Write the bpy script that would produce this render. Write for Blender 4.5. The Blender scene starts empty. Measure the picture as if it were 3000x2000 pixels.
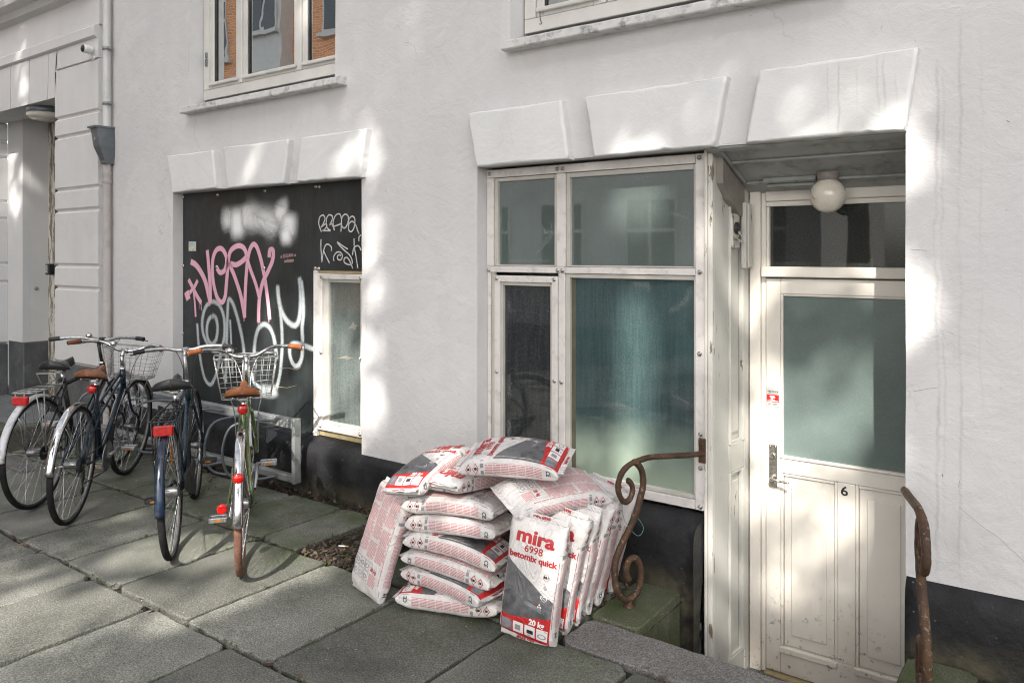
import bpy, bmesh, math, random
from mathutils import Vector, Matrix, noise
random.seed(7)
PI = math.pi
R = math.radians
scene = bpy.context.scene
COL = scene.collection

# ---------------------------------------------------------------- camera, sky, sun, exposure
# world: the facade is the plane y = 0, the street is at y < 0, pavement at z = 0
SUN = Vector((0.45, -1.0, 0.95)).normalized()          # towards the sun
cam = bpy.data.objects.new('camera', bpy.data.cameras.new('camera'))
COL.objects.link(cam)
cam.location = (0, -3.5, 1.6)
cam.rotation_euler = (R(90), 0, R(36.4))
cam.data.sensor_width = 36
cam.data.lens = 36 * 2307 / 3000
cam.data.shift_y = -(1000 - 745) / 3000
cam.data.clip_start = 0.05
cam.data.clip_end = 500
scene.camera = cam

world = bpy.data.worlds.new('World')
scene.world = world
world.use_nodes = True
wn, wl = world.node_tree.nodes, world.node_tree.links
wn.clear()
sky = wn.new('ShaderNodeTexSky')
sky.sky_type = 'NISHITA'
sky.sun_disc = False
sky.sun_elevation = math.asin(SUN.z)
sky.sun_rotation = math.atan2(SUN.x, SUN.y)
sky.dust_density = 3.0
sky.air_density = 1.0
sky.ozone_density = 0.6
hs = wn.new('ShaderNodeHueSaturation')
hs.inputs['Saturation'].default_value = 0.28
bg = wn.new('ShaderNodeBackground')
bg.inputs['Strength'].default_value = 0.15
wo = wn.new('ShaderNodeOutputWorld')
wl.new(sky.outputs[0], hs.inputs['Color'])
wl.new(hs.outputs[0], bg.inputs['Color'])
wl.new(bg.outputs[0], wo.inputs['Surface'])

sun = bpy.data.objects.new('sun', bpy.data.lights.new('sun', 'SUN'))
COL.objects.link(sun)
sun.data.energy = 5.0
sun.data.angle = R(0.6)
sun.data.color = (1.0, 0.95, 0.87)
sun.rotation_euler = SUN.to_track_quat('Z', 'Y').to_euler()
sun.location = (6, -14, 14)

scene.view_settings.view_transform = 'Standard'
scene.view_settings.look = 'None'
scene.view_settings.exposure = 1.18
scene.view_settings.gamma = 1
scene.cycles.use_denoising = True
scene.cycles.filter_width = 1.1
scene.cycles.max_bounces = 10
scene.cycles.transparent_max_bounces = 24
scene.cycles.sample_clamp_indirect = 6.0

# ---------------------------------------------------------------- helpers
class MB:
    """collects faces and links them as ONE mesh object"""
    def __init__(s):
        s.v, s.f, s.m, s.uv, s.sm = [], [], [], [], []
    def face(s, idx, mi=0, uv=None, smooth=False):
        s.f.append(tuple(idx)); s.m.append(mi); s.uv.append(uv); s.sm.append(smooth)
    def quad(s, pts, mi=0, uv=None, smooth=False):
        b = len(s.v); s.v += [tuple(p) for p in pts]
        s.face(range(b, b + len(pts)), mi, uv, smooth)
    def box(s, x0, x1, y0, y1, z0, z1, mi=0, bev=0.0, M=None):
        if x0 > x1: x0, x1 = x1, x0
        if y0 > y1: y0, y1 = y1, y0
        if z0 > z1: z0, z1 = z1, z0
        b = len(s.v)
        bev = min(bev, (x1-x0)*.4, (y1-y0)*.4, (z1-z0)*.4)
        if bev <= 0:
            P = [(x, y, z) for x in (x0, x1) for y in (y0, y1) for z in (z0, z1)]
            F = [(0,1,3,2), (4,6,7,5), (0,4,5,1), (2,3,7,6), (0,2,6,4), (1,5,7,3)]
        else:
            P = []; ix = {}
            for i, x in enumerate((x0, x1)):
                for j, y in enumerate((y0, y1)):
                    for k, z in enumerate((z0, z1)):
                        sx, sy, sz = (1 - 2*i), (1 - 2*j), (1 - 2*k)
                        ix[i,j,k,0] = len(P); P.append((x, y+sy*bev, z+sz*bev))
                        ix[i,j,k,1] = len(P); P.append((x+sx*bev, y, z+sz*bev))
                        ix[i,j,k,2] = len(P); P.append((x+sx*bev, y+sy*bev, z))
            F = []
            for i in (0, 1):
                o = [(0,0),(0,1),(1,1),(1,0)]
                if i: o = o[::-1]
                F.append([ix[i,j,k,0] for j, k in o])
                F.append([ix[j,i,k,1] for j, k in o[::-1]])
                F.append([ix[j,k,i,2] for j, k in o])
            for i in (0, 1):
                for j in (0, 1):
                    F.append((ix[i,j,0,0], ix[i,j,1,0], ix[i,j,1,1], ix[i,j,0,1]))
                    F.append((ix[i,0,j,0], ix[i,1,j,0], ix[i,1,j,2], ix[i,0,j,2]))
                    F.append((ix[0,i,j,1], ix[1,i,j,1], ix[1,i,j,2], ix[0,i,j,2]))
                    for k in (0, 1):
                        F.append((ix[i,j,k,0], ix[i,j,k,1], ix[i,j,k,2]))
            F = list({tuple(sorted(f)): f for f in F}.values())
        if M is not None: P = [tuple(M @ Vector(p)) for p in P]
        s.v += P
        for f in F: s.face([b + q for q in f], mi)
    def prism(s, poly, axis, a, b_, mi=0, smooth=False, cap=True):
        """poly in the two other axes (in xyz order), extruded along axis from a to b_"""
        def mk(p, t):
            q = list(p); q.insert(axis, t); return tuple(q)
        n = len(poly); b = len(s.v)
        s.v += [mk(p, a) for p in poly] + [mk(p, b_) for p in poly]
        for i in range(n):
            j = (i + 1) % n
            s.face((b+i, b+j, b+n+j, b+n+i), mi, None, smooth)
        if cap:
            s.face([b + i for i in range(n)][::-1], mi)
            s.face([b + n + i for i in range(n)], mi)
    def tube(s, path, r, n=8, mi=0, closed=False, cap=True, flat=None):
        P = [Vector(p) for p in path]; N = len(P); b = len(s.v)
        rr = r if isinstance(r, (list, tuple)) else [r] * N
        T = []
        for i in range(N):
            if closed: t = P[(i+1) % N] - P[i-1]
            else: t = P[min(i+1, N-1)] - P[max(i-1, 0)]
            T.append(t.normalized() if t.length > 1e-9 else Vector((0,0,1)))
        u = T[0].orthogonal().normalized()
        if flat is not None:
            u = (Vector(flat) - T[0]*Vector(flat).dot(T[0])).normalized()
        for i in range(N):
            u = (u - T[i]*u.dot(T[i]))
            u = u.normalized() if u.length > 1e-6 else T[i].orthogonal().normalized()
            w = T[i].cross(u)
            for k in range(n):
                a = 2*PI*k/n
                s.v.append(tuple(P[i] + (u*math.cos(a) + w*math.sin(a))*rr[i]))
        M = N if closed else N - 1
        for i in range(M):
            i2 = (i+1) % N
            for k in range(n):
                k2 = (k+1) % n
                s.face((b+i*n+k, b+i*n+k2, b+i2*n+k2, b+i2*n+k), mi, None, True)
        if cap and not closed:
            s.face([b+k for k in range(n)][::-1], mi); s.face([b+(N-1)*n+k for k in range(n)], mi)
    def lathe(s, prof, c=(0,0,0), ax='z', n=20, mi=0, cap=True):
        """prof: (radius, height) along the axis"""
        b = len(s.v); C = Vector(c)
        for r, h in prof:
            for k in range(n):
                a = 2*PI*k/n; x, y = r*math.cos(a), r*math.sin(a)
                p = {'z': (x, y, h), 'y': (x, h, y), 'x': (h, x, y)}[ax]
                s.v.append(tuple(C + Vector(p)))
        for i in range(len(prof)-1):
            for k in range(n):
                k2 = (k+1) % n
                s.face((b+i*n+k, b+i*n+k2, b+(i+1)*n+k2, b+(i+1)*n+k), mi, None, True)
        if cap:
            s.face([b+k for k in range(n)], mi); s.face([b+(len(prof)-1)*n+k for k in range(n)], mi)
    def ribbon(s, pts, w, normal, off, mi=0):
        """a flat band along pts lying in the plane with this normal; uv.x across"""
        P = [Vector(p) for p in pts]; n = Vector(normal); N = len(P); b = len(s.v)
        ln = 0
        L = []
        for i in range(N):
            t = (P[min(i+1, N-1)] - P[max(i-1, 0)]).normalized()
            u = n.cross(t).normalized()
            if i: ln += (P[i]-P[i-1]).length
            L.append(ln)
            s.v += [tuple(P[i] + u*w/2 + n*off), tuple(P[i] - u*w/2 + n*off)]
        E = [min(q, ln-q)/w for q in L]                     # uv.y: distance to the nearer end, in widths
        for i in range(N-1):
            s.face((b+2*i, b+2*i+1, b+2*i+3, b+2*i+2), mi, [(0, E[i]), (1, E[i]), (1, E[i+1]), (0, E[i+1])])
        return ln
    def add(s, verts, faces, mi=0, smooth=False):
        b = len(s.v); s.v += [tuple(p) for p in verts]
        for f in faces: s.face([b+q for q in f], mi, None, smooth)
    def build(s, name, mats, parent=None, M=None):
        me = bpy.data.meshes.new(name)
        V = s.v if M is None else [tuple(M @ Vector(p)) for p in s.v]
        me.from_pydata(V, [], s.f)
        if not isinstance(mats, (list, tuple)): mats = [mats]
        for m in mats: me.materials.append(m)
        me.polygons.foreach_set('material_index', s.m)
        me.polygons.foreach_set('use_smooth', s.sm)
        if any(u is not None for u in s.uv):
            lay = me.uv_layers.new(name='UVMap')
            k = 0
            for f, u in zip(s.f, s.uv):
                for q in range(len(f)):
                    if u is not None: lay.data[k].uv = u[q]
                    k += 1
        me.update()
        o = bpy.data.objects.new(name, me)
        COL.objects.link(o)
        if parent is not None: o.parent = parent
        return o

def tag(o, label=None, cat=None, group=None, kind=None):
    if label: o['label'] = label
    if cat: o['category'] = cat
    if group: o['group'] = group
    if kind: o['kind'] = kind
    return o
def thing(name, label, cat, loc=(0,0,0), rot=(0,0,0), group=None):
    o = bpy.data.objects.new(name, None); COL.objects.link(o)
    o.location = loc; o.rotation_euler = rot
    o.empty_display_size = 0.1
    return tag(o, label, cat, group)
def rel(loc):
    return Matrix.Translation(-Vector(loc))
def smooth_path(P, k=6, closed=False):
    P = [Vector(p) for p in P]; n = len(P); out = []
    for i in range(n if closed else n-1):
        if closed: a, b, c, d = P[i-1], P[i], P[(i+1) % n], P[(i+2) % n]
        else: a, b, c, d = P[max(i-1,0)], P[i], P[i+1], P[min(i+2,n-1)]
        for j in range(k):
            t = j/k
            out.append(0.5*((2*b) + (c-a)*t + (2*a-5*b+4*c-d)*t*t + (3*b-a-3*c+d)*t**3))
    if not closed: out.append(P[-1])
    return out
_fonts = {}
def text_mesh(body, size, bold=0.0):
    key = (body, size, bold)
    if key in _fonts: return _fonts[key]
    cu = bpy.data.curves.new('t', 'FONT'); cu.body = body; cu.size = size; cu.offset = bold
    cu.align_x = 'CENTER'; cu.align_y = 'CENTER'; cu.resolution_u = 3
    ob = bpy.data.objects.new('t', cu); COL.objects.link(ob)
    dg = bpy.context.evaluated_depsgraph_get(); dg.update()
    me = bpy.data.meshes.new_from_object(ob.evaluated_get(dg))
    bm = bmesh.new(); bm.from_mesh(me); bmesh.ops.triangulate(bm, faces=bm.faces[:])   # fine enough to follow a bulging bag
    for _ in range(4):
        E = [e for e in bm.edges if e.calc_length() > size*.22]
        if not E or size < .03: break
        bmesh.ops.subdivide_edges(bm, edges=E, cuts=1); bmesh.ops.triangulate(bm, faces=bm.faces[:])
    bm.to_mesh(me); bm.free()
    V = [(v.co.x, v.co.y) for v in me.vertices]; Fc = [tuple(p.vertices) for p in me.polygons]
    bpy.data.objects.remove(ob); bpy.data.curves.remove(cu); bpy.data.meshes.remove(me)
    _fonts[key] = (V, Fc)
    return V, Fc

# ---------------------------------------------------------------- materials
def new_mat(name):
    m = bpy.data.materials.new(name); m.use_nodes = True
    nt = m.node_tree; nt.nodes.clear()
    out = nt.nodes.new('ShaderNodeOutputMaterial')
    p = nt.nodes.new('ShaderNodeBsdfPrincipled')
    nt.links.new(p.outputs[0], out.inputs['Surface'])
    return m, nt, p, out
class G:
    """small node graph helper"""
    def __init__(s, nt): s.nt = nt; s.N = nt.nodes; s.L = nt.links
    def n(s, t, **kw):
        x = s.N.new(t)
        for k, v in kw.items(): setattr(x, k, v)
        return x
    def link(s, a, b): s.L.new(a, b)
    def pos(s, scale=(1,1,1), loc=(0,0,0), src='Object'):
        tc = s.n('ShaderNodeTexCoord'); mp = s.n('ShaderNodeMapping')
        mp.inputs['Scale'].default_value = scale; mp.inputs['Location'].default_value = loc
        s.link(tc.outputs[src], mp.inputs['Vector']); return mp.outputs[0]
    def noise(s, vec, scale, detail=4, rough=.55, out='Fac', dist=0):
        x = s.n('ShaderNodeTexNoise'); x.inputs['Scale'].default_value = scale
        x.inputs['Detail'].default_value = detail; x.inputs['Roughness'].default_value = rough
        x.inputs['Distortion'].default_value = dist
        s.link(vec, x.inputs['Vector']); return x.outputs[out]
    def vor(s, vec, scale, feature='F1', out='Distance', rnd=1):
        x = s.n('ShaderNodeTexVoronoi', feature=feature); x.inputs['Scale'].default_value = scale
        x.inputs['Randomness'].default_value = rnd
        s.link(vec, x.inputs['Vector']); return x.outputs[out]
    def ramp(s, fac, *stops):
        x = s.n('ShaderNodeValToRGB'); e = x.color_ramp.elements
        while len(e) < len(stops): e.new(.5)
        for el, (p, c) in zip(e, stops):
            el.position = p
            if not isinstance(c, (tuple, list)): c = (c, c, c)
            el.color = (*c[:3], 1)
        s.link(fac, x.inputs[0]); return x.outputs[0]
    def mix(s, fac, a, b, mode='MIX'):
        x = s.n('ShaderNodeMix', data_type='RGBA', blend_type=mode)
        for v, i in ((fac, 0), (a, 6), (b, 7)):
            if isinstance(v, (int, float)): x.inputs[i].default_value = v if i == 0 else (v, v, v, 1)
            elif isinstance(v, tuple): x.inputs[i].default_value = (*v[:3], 1)
            else: s.link(v, x.inputs[i])
        return x.outputs[2]
    def math(s, op, a, b=0.0, c=0.0):
        x = s.n('ShaderNodeMath', operation=op)
        for i, v in enumerate((a, b, c)):
            if isinstance(v, (int, float)): x.inputs[i].default_value = v
            else: s.link(v, x.inputs[i])
        return x.outputs[0]
    def sep(s, vec):
        x = s.n('ShaderNodeSeparateXYZ'); s.link(vec, x.inputs[0]); return x.outputs
    def mrange(s, v, a, b, c=0, d=1):
        x = s.n('ShaderNodeMapRange'); x.interpolation_type = 'SMOOTHSTEP'
        for i, q in enumerate((v, a, b, c, d)):
            if isinstance(q, (int, float)): x.inputs[i].default_value = q
            else: s.link(q, x.inputs[i])
        return x.outputs[0]
    def bump(s, h, strength=.3, dist=.01, prev=None):
        x = s.n('ShaderNodeBump'); x.inputs['Strength'].default_value = strength
        x.inputs['Distance'].default_value = dist; s.link(h, x.inputs['Height'])
        if prev is not None: s.link(prev, x.inputs['Normal'])
        return x.outputs[0]

def simple(name, col, rough=.5, metal=0, var=.12, vscale=12, bump=0, bscale=60, spec=None, dirt=None, dscale=9, coat=0, rvar=.12):
    """coloured surface with mottling, optional fine bump and patches of dirt colour"""
    m, nt, p, out = new_mat(name); g = G(nt)
    v = g.pos()
    f = g.noise(v, vscale, 5)
    c = g.mix(g.ramp(f, (.3, 0), (.7, 1)), tuple(q*(1-var) for q in col), tuple(min(1, q*(1+var)) for q in col))
    if dirt:
        d = g.ramp(g.noise(v, dscale, 6, .65), (.52, 0), (.68, 1))
        c = g.mix(d, c, dirt)
    g.link(c, p.inputs['Base Color'])
    r = g.ramp(g.noise(v, vscale*2.3, 4), (.3, max(.02, rough-rvar)), (.7, min(1, rough+rvar)))
    g.link(r, p.inputs['Roughness'])
    p.inputs['Metallic'].default_value = metal
    if coat: p.inputs['Coat Weight'].default_value = coat; p.inputs['Coat Roughness'].default_value = .08
    if spec is not None: p.inputs['Specular IOR Level'].default_value = spec
    if bump:
        g.link(g.bump(g.noise(v, bscale, 5), bump, .004), p.inputs['Normal'])
    return m

def make_stucco(name, col, streak=False, fine=1.0):
    m, nt, p, out = new_mat(name); g = G(nt)
    v = g.pos()
    big = g.noise(v, .9, 5, .6); mid = g.noise(v, 7, 5, .6)
    c = g.mix(g.ramp(big, (.3, 0), (.7, 1)), (col[0]*.89, col[1]*.90, col[2]*.93), tuple(q*1.02 for q in col))
    # faint vertical wash marks and paler patch repairs
    ws = g.ramp(g.noise(g.pos((3, 3, .25)), 2.2, 5, .65), (.45, 0), (.8, 1))
    c = g.mix(g.math('MULTIPLY', ws, .16), c, (col[0]*.74, col[1]*.72, col[2]*.70))
    pr = g.ramp(g.noise(v, 1.7, 3, .5, dist=.8), (.60, 0), (.625, 1))
    c = g.mix(g.math('MULTIPLY', pr, .22), c, (.70, .69, .68))
    c = g.mix(g.math('MULTIPLY', g.ramp(mid, (.5, 0), (.8, 1)), .25), c, tuple(q*.8 for q in col))
    # little chips and dark specks
    sp = g.ramp(g.vor(v, 9), (.0, 1), (.045, 0))
    spm = g.math('MULTIPLY', sp, g.ramp(g.noise(v, 3.1, 2), (.58, 0), (.62, 1)))
    c = g.mix(g.math('MULTIPLY', spm, .7), c, (.08, .075, .07))
    # hairline cracks
    wv = g.n('ShaderNodeVectorMath', operation='ADD')
    g.link(v, wv.inputs[0])
    ns = g.n('ShaderNodeTexNoise'); ns.inputs['Scale'].default_value = 2.5; ns.inputs['Detail'].default_value = 4
    g.link(v, ns.inputs['Vector']); g.link(ns.outputs['Color'], wv.inputs[1])
    cr = g.ramp(g.vor(wv.outputs[0], .9, 'DISTANCE_TO_EDGE'), (.0, 1), (.006, 0))
    crm = g.math('MULTIPLY', cr, g.ramp(g.noise(v, 1.4, 2), (.56, 0), (.66, 1)))
    c = g.mix(g.math('MULTIPLY', crm, .30 if fine > .9 else .12), c, (.2, .19, .18))
    # grime rising from the ground line
    xyz = g.sep(v)
    gr = g.math('MULTIPLY', g.mrange(xyz[2], .75, .30), g.ramp(g.noise(v, 5, 5, .7), (.42, 0), (.75, 1)))
    c = g.mix(g.math('MULTIPLY', gr, .5), c, (.33, .31, .28))
    if streak:
        vs = g.pos((1, 1, .035))
        wob = g.noise(g.pos((1, 1, 1)), 2.6, 5, .7)
        xx = g.math('ADD', xyz[0], g.math('MULTIPLY', g.math('SUBTRACT', wob, .5), .075))
        tot = None
        for x0, top, bot, wd, st in ((-.495, 2.35, .30, .008, .55), (-.472, 2.3, .55, .006, .35), (-.415, 2.5, .32, .007, .42),
                                     (-.345, 2.45, 1.0, .006, .22), (-.78, 2.38, 2.22, .006, .4), (-.90, 2.38, 2.2, .005, .5),
                                     (-.855, 2.39, 2.13, .006, .6), (-.70, 2.39, 2.18, .006, .5), (-.675, 2.39, 2.2, .007, .5), (-.63, 2.4, 2.24, .006, .3)):
            d = g.math('ABSOLUTE', g.math('SUBTRACT', xx, x0))
            k = g.math('MULTIPLY', g.mrange(d, wd*1.3, 0), st*.62)
            k = g.math('MULTIPLY', k, g.mrange(xyz[2], bot-.08, bot+.05))
            k = g.math('MULTIPLY', k, g.mrange(xyz[2], top+.05, top-.05))
            tot = k if tot is None else g.math('MAXIMUM', tot, k)
        tot = g.math('MULTIPLY', tot, g.ramp(g.noise(g.pos((6, 6, 1)), 3.5, 4), (.32, .1), (.65, 1)))
        c = g.mix(tot, c, (.25, .235, .215))
    g.link(c, p.inputs['Base Color'])
    p.inputs['Roughness'].default_value = .78
    p.inputs['Specular IOR Level'].default_value = .35
    h1 = g.noise(v, 26, 6, .62); h2 = g.noise(v, 150, 3, .6); h0 = g.noise(g.pos((1, 1, 1.25), (3, 1, 2)), 3.6, 6, .68, dist=.7)
    b = g.bump(h0, .34*fine, .022)
    b = g.bump(h1, .36*fine, .006, b)
    b = g.bump(h2, .35, .0022, b)
    b = g.bump(g.math('MULTIPLY', g.math('MAXIMUM', g.math('MULTIPLY', crm, .5), spm), -1), .5 if fine > .9 else .15, .003, b)
    g.link(b, p.inputs['Normal'])
    return m
M = {}
M['stucco'] = make_stucco('white_stucco', (.63, .615, .605), True)
M['wedge'] = make_stucco('wedge_paint', (.72, .71, .695), True, .75)
M['neighbour'] = make_stucco('neighbour_paint', (.66, .645, .63), False, .35)
M['reveal_shade'] = make_stucco('shaded_reveal_stucco', (.50, .50, .515))  # stucco copy with the shade on the reveals put into its colour; unassigned
M['sill'] = simple('sill_paint', (.60, .59, .575), .7, var=.12, vscale=14, bump=.6, bscale=45, dirt=(.25, .25, .25), dscale=16)

def make_plinth():
    m, nt, p, out = new_mat('black_plinth_paint'); g = G(nt); v = g.pos()
    c = g.mix(g.ramp(g.noise(v, 5, 6, .7), (.35, 0), (.7, 1)), (.008, .008, .009), (.022, .022, .024))
    sp = g.ramp(g.vor(v, 26), (.0, 1), (.13, 0))
    spm = g.math('MULTIPLY', sp, g.ramp(g.noise(v, 40, 2), (.56, 0), (.62, 1)))
    c = g.mix(spm, c, (.33, .32, .3))
    z = g.sep(v)[2]
    dm = g.math('MULTIPLY', g.mrange(z, .16, -.02), g.ramp(g.noise(v, 7, 5, .7), (.36, 0), (.62, 1)))
    c = g.mix(dm, c, (.085, .075, .05))
    wip = g.math('MULTIPLY', g.ramp(g.noise(g.pos((1, 1, .5)), 3.3, 5, .75, dist=1.5), (.58, 0), (.75, 1)), .35)
    c = g.mix(wip, c, (.10, .10, .10))
    g.link(c, p.inputs['Base Color'])
    p.inputs['Specular IOR Level'].default_value = .28
    g.link(g.ramp(g.noise(v, 9, 4), (.3, .42), (.7, .7)), p.inputs['Roughness'])
    b = g.bump(g.noise(v, 18, 6, .65), .6, .012)
    g.link(g.bump(g.noise(v, 120, 3), .35, .002, b), p.inputs['Normal'])
    return m
M['plinth'] = make_plinth()
M['grey_plinth'] = simple('grey_plinth_paint', (.085, .09, .092), .6, var=.25, vscale=5, bump=.3, dirt=(.14, .14, .13))

def make_slab(name, c1, c2, moss=True, spots=1.0):
    m, nt, p, out = new_mat(name); g = G(nt); v = g.pos()
    at = g.n('ShaderNodeAttribute', attribute_name='tone')
    f = g.noise(v, 2.6, 6, .6)
    c = g.mix(g.ramp(f, (.3, 0), (.7, 1)), c1, c2)
    c = g.mix(1.0, c, g.ramp(at.outputs['Fac'], (0, .66), (1, 1.25)), 'MULTIPLY')
    # aggregate: fine dark and light grains, paler chips
    gn = g.noise(v, 150, 4, .85)
    c = g.mix(.8, c, g.ramp(gn, (.36, .25), (.5, 1.0), (.64, 2.3)), 'MULTIPLY')
    ch = g.math('MULTIPLY', g.ramp(g.vor(v, 36), (.0, 1), (.19, 0)), g.ramp(g.noise(v, 60, 1), (.57, 0), (.60, 1)))
    c = g.mix(g.math('MULTIPLY', ch, .8*spots), c, (.44, .43, .40))
    dk = g.math('MULTIPLY', g.ramp(g.vor(g.pos((1,1,1), (7,3,0)), 28), (.0, 1), (.16, 0)), g.ramp(g.noise(v, 47, 1), (.57, 0), (.60, 1)))
    c = g.mix(g.math('MULTIPLY', dk, .7), c, (.03, .03, .03))
    # stains
    st = g.ramp(g.noise(v, 4.5, 7, .75), (.55, 0), (.78, 1))
    c = g.mix(g.math('MULTIPLY', st, .6), c, (.045, .042, .038))
    # pale gum spots and a few darker slabs' worth of damp
    gm = g.math('MULTIPLY', g.ramp(g.vor(v, 3.4), (.0, 1), (.055, 0)), g.ramp(g.noise(v, 2.9, 1), (.55, 0), (.57, 1)))
    c = g.mix(g.math('MULTIPLY', gm, .7), c, (.36, .355, .34))
    if moss:
        y = g.sep(v)[1]
        mm = g.math('MULTIPLY', g.mrange(y, -1.45, -.35), g.ramp(g.noise(v, 3.3, 6, .7), (.36, 0), (.62, 1)))
        c = g.mix(g.math('MULTIPLY', mm, .8), c, (.050, .068, .022))
    g.link(c, p.inputs['Base Color'])
    p.inputs['Roughness'].default_value = .85
    p.inputs['Specular IOR Level'].default_value = .3
    b = g.bump(g.noise(v, 30, 6, .7), .35, .006)
    g.link(g.bump(gn, .5, .0022, b), p.inputs['Normal'])
    return m
M['slab'] = make_slab('pavement_concrete', (.082, .084, .072), (.170, .168, .148))
M['granite'] = make_slab('granite', (.125, .118, .112), (.18, .172, .165), False, .6)
M['mossy'] = make_slab('mossy_stone', (.06, .066, .036), (.13, .13, .092), True, .9)
def make_soil():
    m, nt, p, out = new_mat('soil'); g = G(nt); v = g.pos()
    c = g.mix(g.ramp(g.noise(v, 22, 6, .75), (.35, 0), (.7, 1)), (.009, .008, .006), (.032, .026, .02))
    y = g.sep(v)[1]
    mm = g.math('MULTIPLY', g.mrange(y, -1.4, -.5), g.ramp(g.noise(v, 9, 5, .7), (.42, 0), (.6, 1)))
    c = g.mix(g.math('MULTIPLY', mm, .6), c, (.04, .05, .02))
    g.link(c, p.inputs['Base Color']); p.inputs['Roughness'].default_value = .95
    g.link(g.bump(g.noise(v, 80, 6, .75), .9, .01), p.inputs['Normal'])
    return m
M['soil'] = make_soil()
M['asphalt'] = simple('asphalt', (.05, .05, .052), .85, var=.25, bump=.5, bscale=160)

def make_paint(name, col, peel=True, dirt=.0, pamt=.66):
    """old white joinery paint: flakes off to grey wood, dirt low down"""
    m, nt, p, out = new_mat(name); g = G(nt); v = g.pos()
    c = g.mix(g.ramp(g.noise(v, 4, 5), (.3, 0), (.7, 1)), tuple(q*.92 for q in col), tuple(q*1.04 for q in col))
    nrm = None
    if peel:
        pv = g.pos((2.6, 2.6, .55))
        pk = g.ramp(g.noise(pv, 7.5, 7, .68), (pamt, 0), (pamt+.012, 1))
        wood = g.mix(g.noise(g.pos((30, 30, 1.5)), 6, 4), (.10, .075, .05), (.27, .22, .16))
        c = g.mix(pk, c, wood)
        nrm = g.bump(g.math('MULTIPLY', pk, -1), .8, .003)
        ck = g.ramp(g.noise(g.pos((60, 60, 2.2)), 1.6, 5, .6), (.63, 0), (.66, 1))
        c = g.mix(g.math('MULTIPLY', ck, .35), c, (.22, .2, .17))
    if dirt:
        z = g.sep(v)[2]
        dm = g.math('MULTIPLY', g.mrange(z, .1, -.5), .55)
        sp = g.ramp(g.noise(v, 28, 6, .72), (.58, 0), (.66, 1))
        c = g.mix(g.math('MULTIPLY', g.math('MULTIPLY', sp, g.mrange(z, .1, -.45)), .9*dirt), c, (.05, .038, .026))
        c = g.mix(g.math('MULTIPLY', g.math('MULTIPLY', dm, g.ramp(g.noise(v, 3, 5), (.3, .2), (.7, 1))), dirt), c, (.36, .29, .22))
    g.link(c, p.inputs['Base Color'])
    p.inputs['Roughness'].default_value = .42
    b = g.bump(g.noise(g.pos((9, 9, 1)), 9, 4), .12, .004, nrm)
    g.link(b, p.inputs['Normal'])
    return m
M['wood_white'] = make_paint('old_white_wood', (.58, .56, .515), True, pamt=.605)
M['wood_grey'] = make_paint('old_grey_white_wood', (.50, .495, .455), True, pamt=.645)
M['door_paint'] = make_paint('door_paint', (.70, .66, .595), False, 1.0)
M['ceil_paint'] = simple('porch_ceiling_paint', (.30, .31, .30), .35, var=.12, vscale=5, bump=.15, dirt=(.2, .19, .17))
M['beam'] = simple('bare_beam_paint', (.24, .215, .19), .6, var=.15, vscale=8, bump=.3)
M['alu'] = simple('painted_aluminium_trim', (.66, .625, .60), .38, var=.05, vscale=7, dirt=(.5, .47, .44), dscale=13)
M['bead'] = simple('glazing_bead_paint', (.47, .45, .41), .5, var=.1, vscale=10)
M['frame'] = simple('window_frame_paint', (.60, .585, .55), .45, var=.06, vscale=6)
M['gasket'] = simple('dark_rubber', (.025, .025, .025), .6)
M['steel'] = simple('steel_bolt', (.45, .43, .41), .35, 1, var=.2, vscale=60)
M['brushed'] = simple('brushed_steel', (.50, .47, .42), .32, 1, var=.1, vscale=30)
M['zinc'] = simple('zinc', (.27, .28, .28), .5, .4, var=.22, vscale=4, dirt=(.28, .29, .29), dscale=5)
M['pipe_zinc'] = simple('pipe_zinc', (.56, .55, .53), .4, .35, var=.12, vscale=3, dirt=(.42, .42, .42), dscale=4)
M['zinc_dark'] = simple('weathered_zinc', (.15, .165, .18), .5, .5, var=.25, vscale=6)
M['pipe_paint'] = simple('pipe_paint', (.36, .33, .31), .55, var=.12, vscale=3, dirt=(.28, .25, .23), dscale=5)
M['black'] = simple('black_plastic', (.018, .018, .019), .45, var=.2)
M['soft_black'] = simple('rubber', (.016, .016, .017), .75, var=.3, vscale=40, dirt=(.05, .048, .043), dscale=14)
M['white_plastic'] = simple('white_plastic', (.7, .7, .68), .4, var=.05)
M['yellow_wood'] = simple('raw_wood_sill', (.34, .27, .15), .7, var=.2, vscale=10, bump=.3)
M['lamp_glass'] = simple('opal_glass', (.66, .62, .54), .18, var=.07, vscale=9, coat=.6, dirt=(.55, .5, .42), dscale=6)
M['old_tape'] = simple('old_tape', (.20, .19, .155), .6, var=.2)
M['ink'] = simple('black_ink', (.02, .02, .022), .5)
M['red_ink'] = simple('red_ink', (.55, .012, .014), .45, var=.06)
M['print_red'] = simple('dark_red_print', (.36, .022, .028), .5, var=.1)
M['print_white'] = simple('white_print', (.72, .71, .70), .5, var=.05)
def make_rust():
    m, nt, p, out = new_mat('rusty_iron'); g = G(nt); v = g.pos()
    c = g.mix(g.ramp(g.noise(v, 16, 6, .7), (.3, 0), (.72, 1)), (.028, .017, .013), (.13, .066, .031))
    c = g.mix(g.ramp(g.noise(v, 48, 5, .7), (.58, 0), (.66, 1)), c, (.30, .22, .14))
    c = g.mix(g.ramp(g.noise(v, 6, 4), (.5, 0), (.75, 1)), c, (.055, .03, .022))
    g.link(c, p.inputs['Base Color']); p.inputs['Metallic'].default_value = .25
    g.link(g.ramp(g.noise(v, 30, 4), (.3, .42), (.7, .75)), p.inputs['Roughness'])
    g.link(g.bump(g.noise(v, 45, 7, .75), 1.0, .007), p.inputs['Normal'])
    return m
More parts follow.
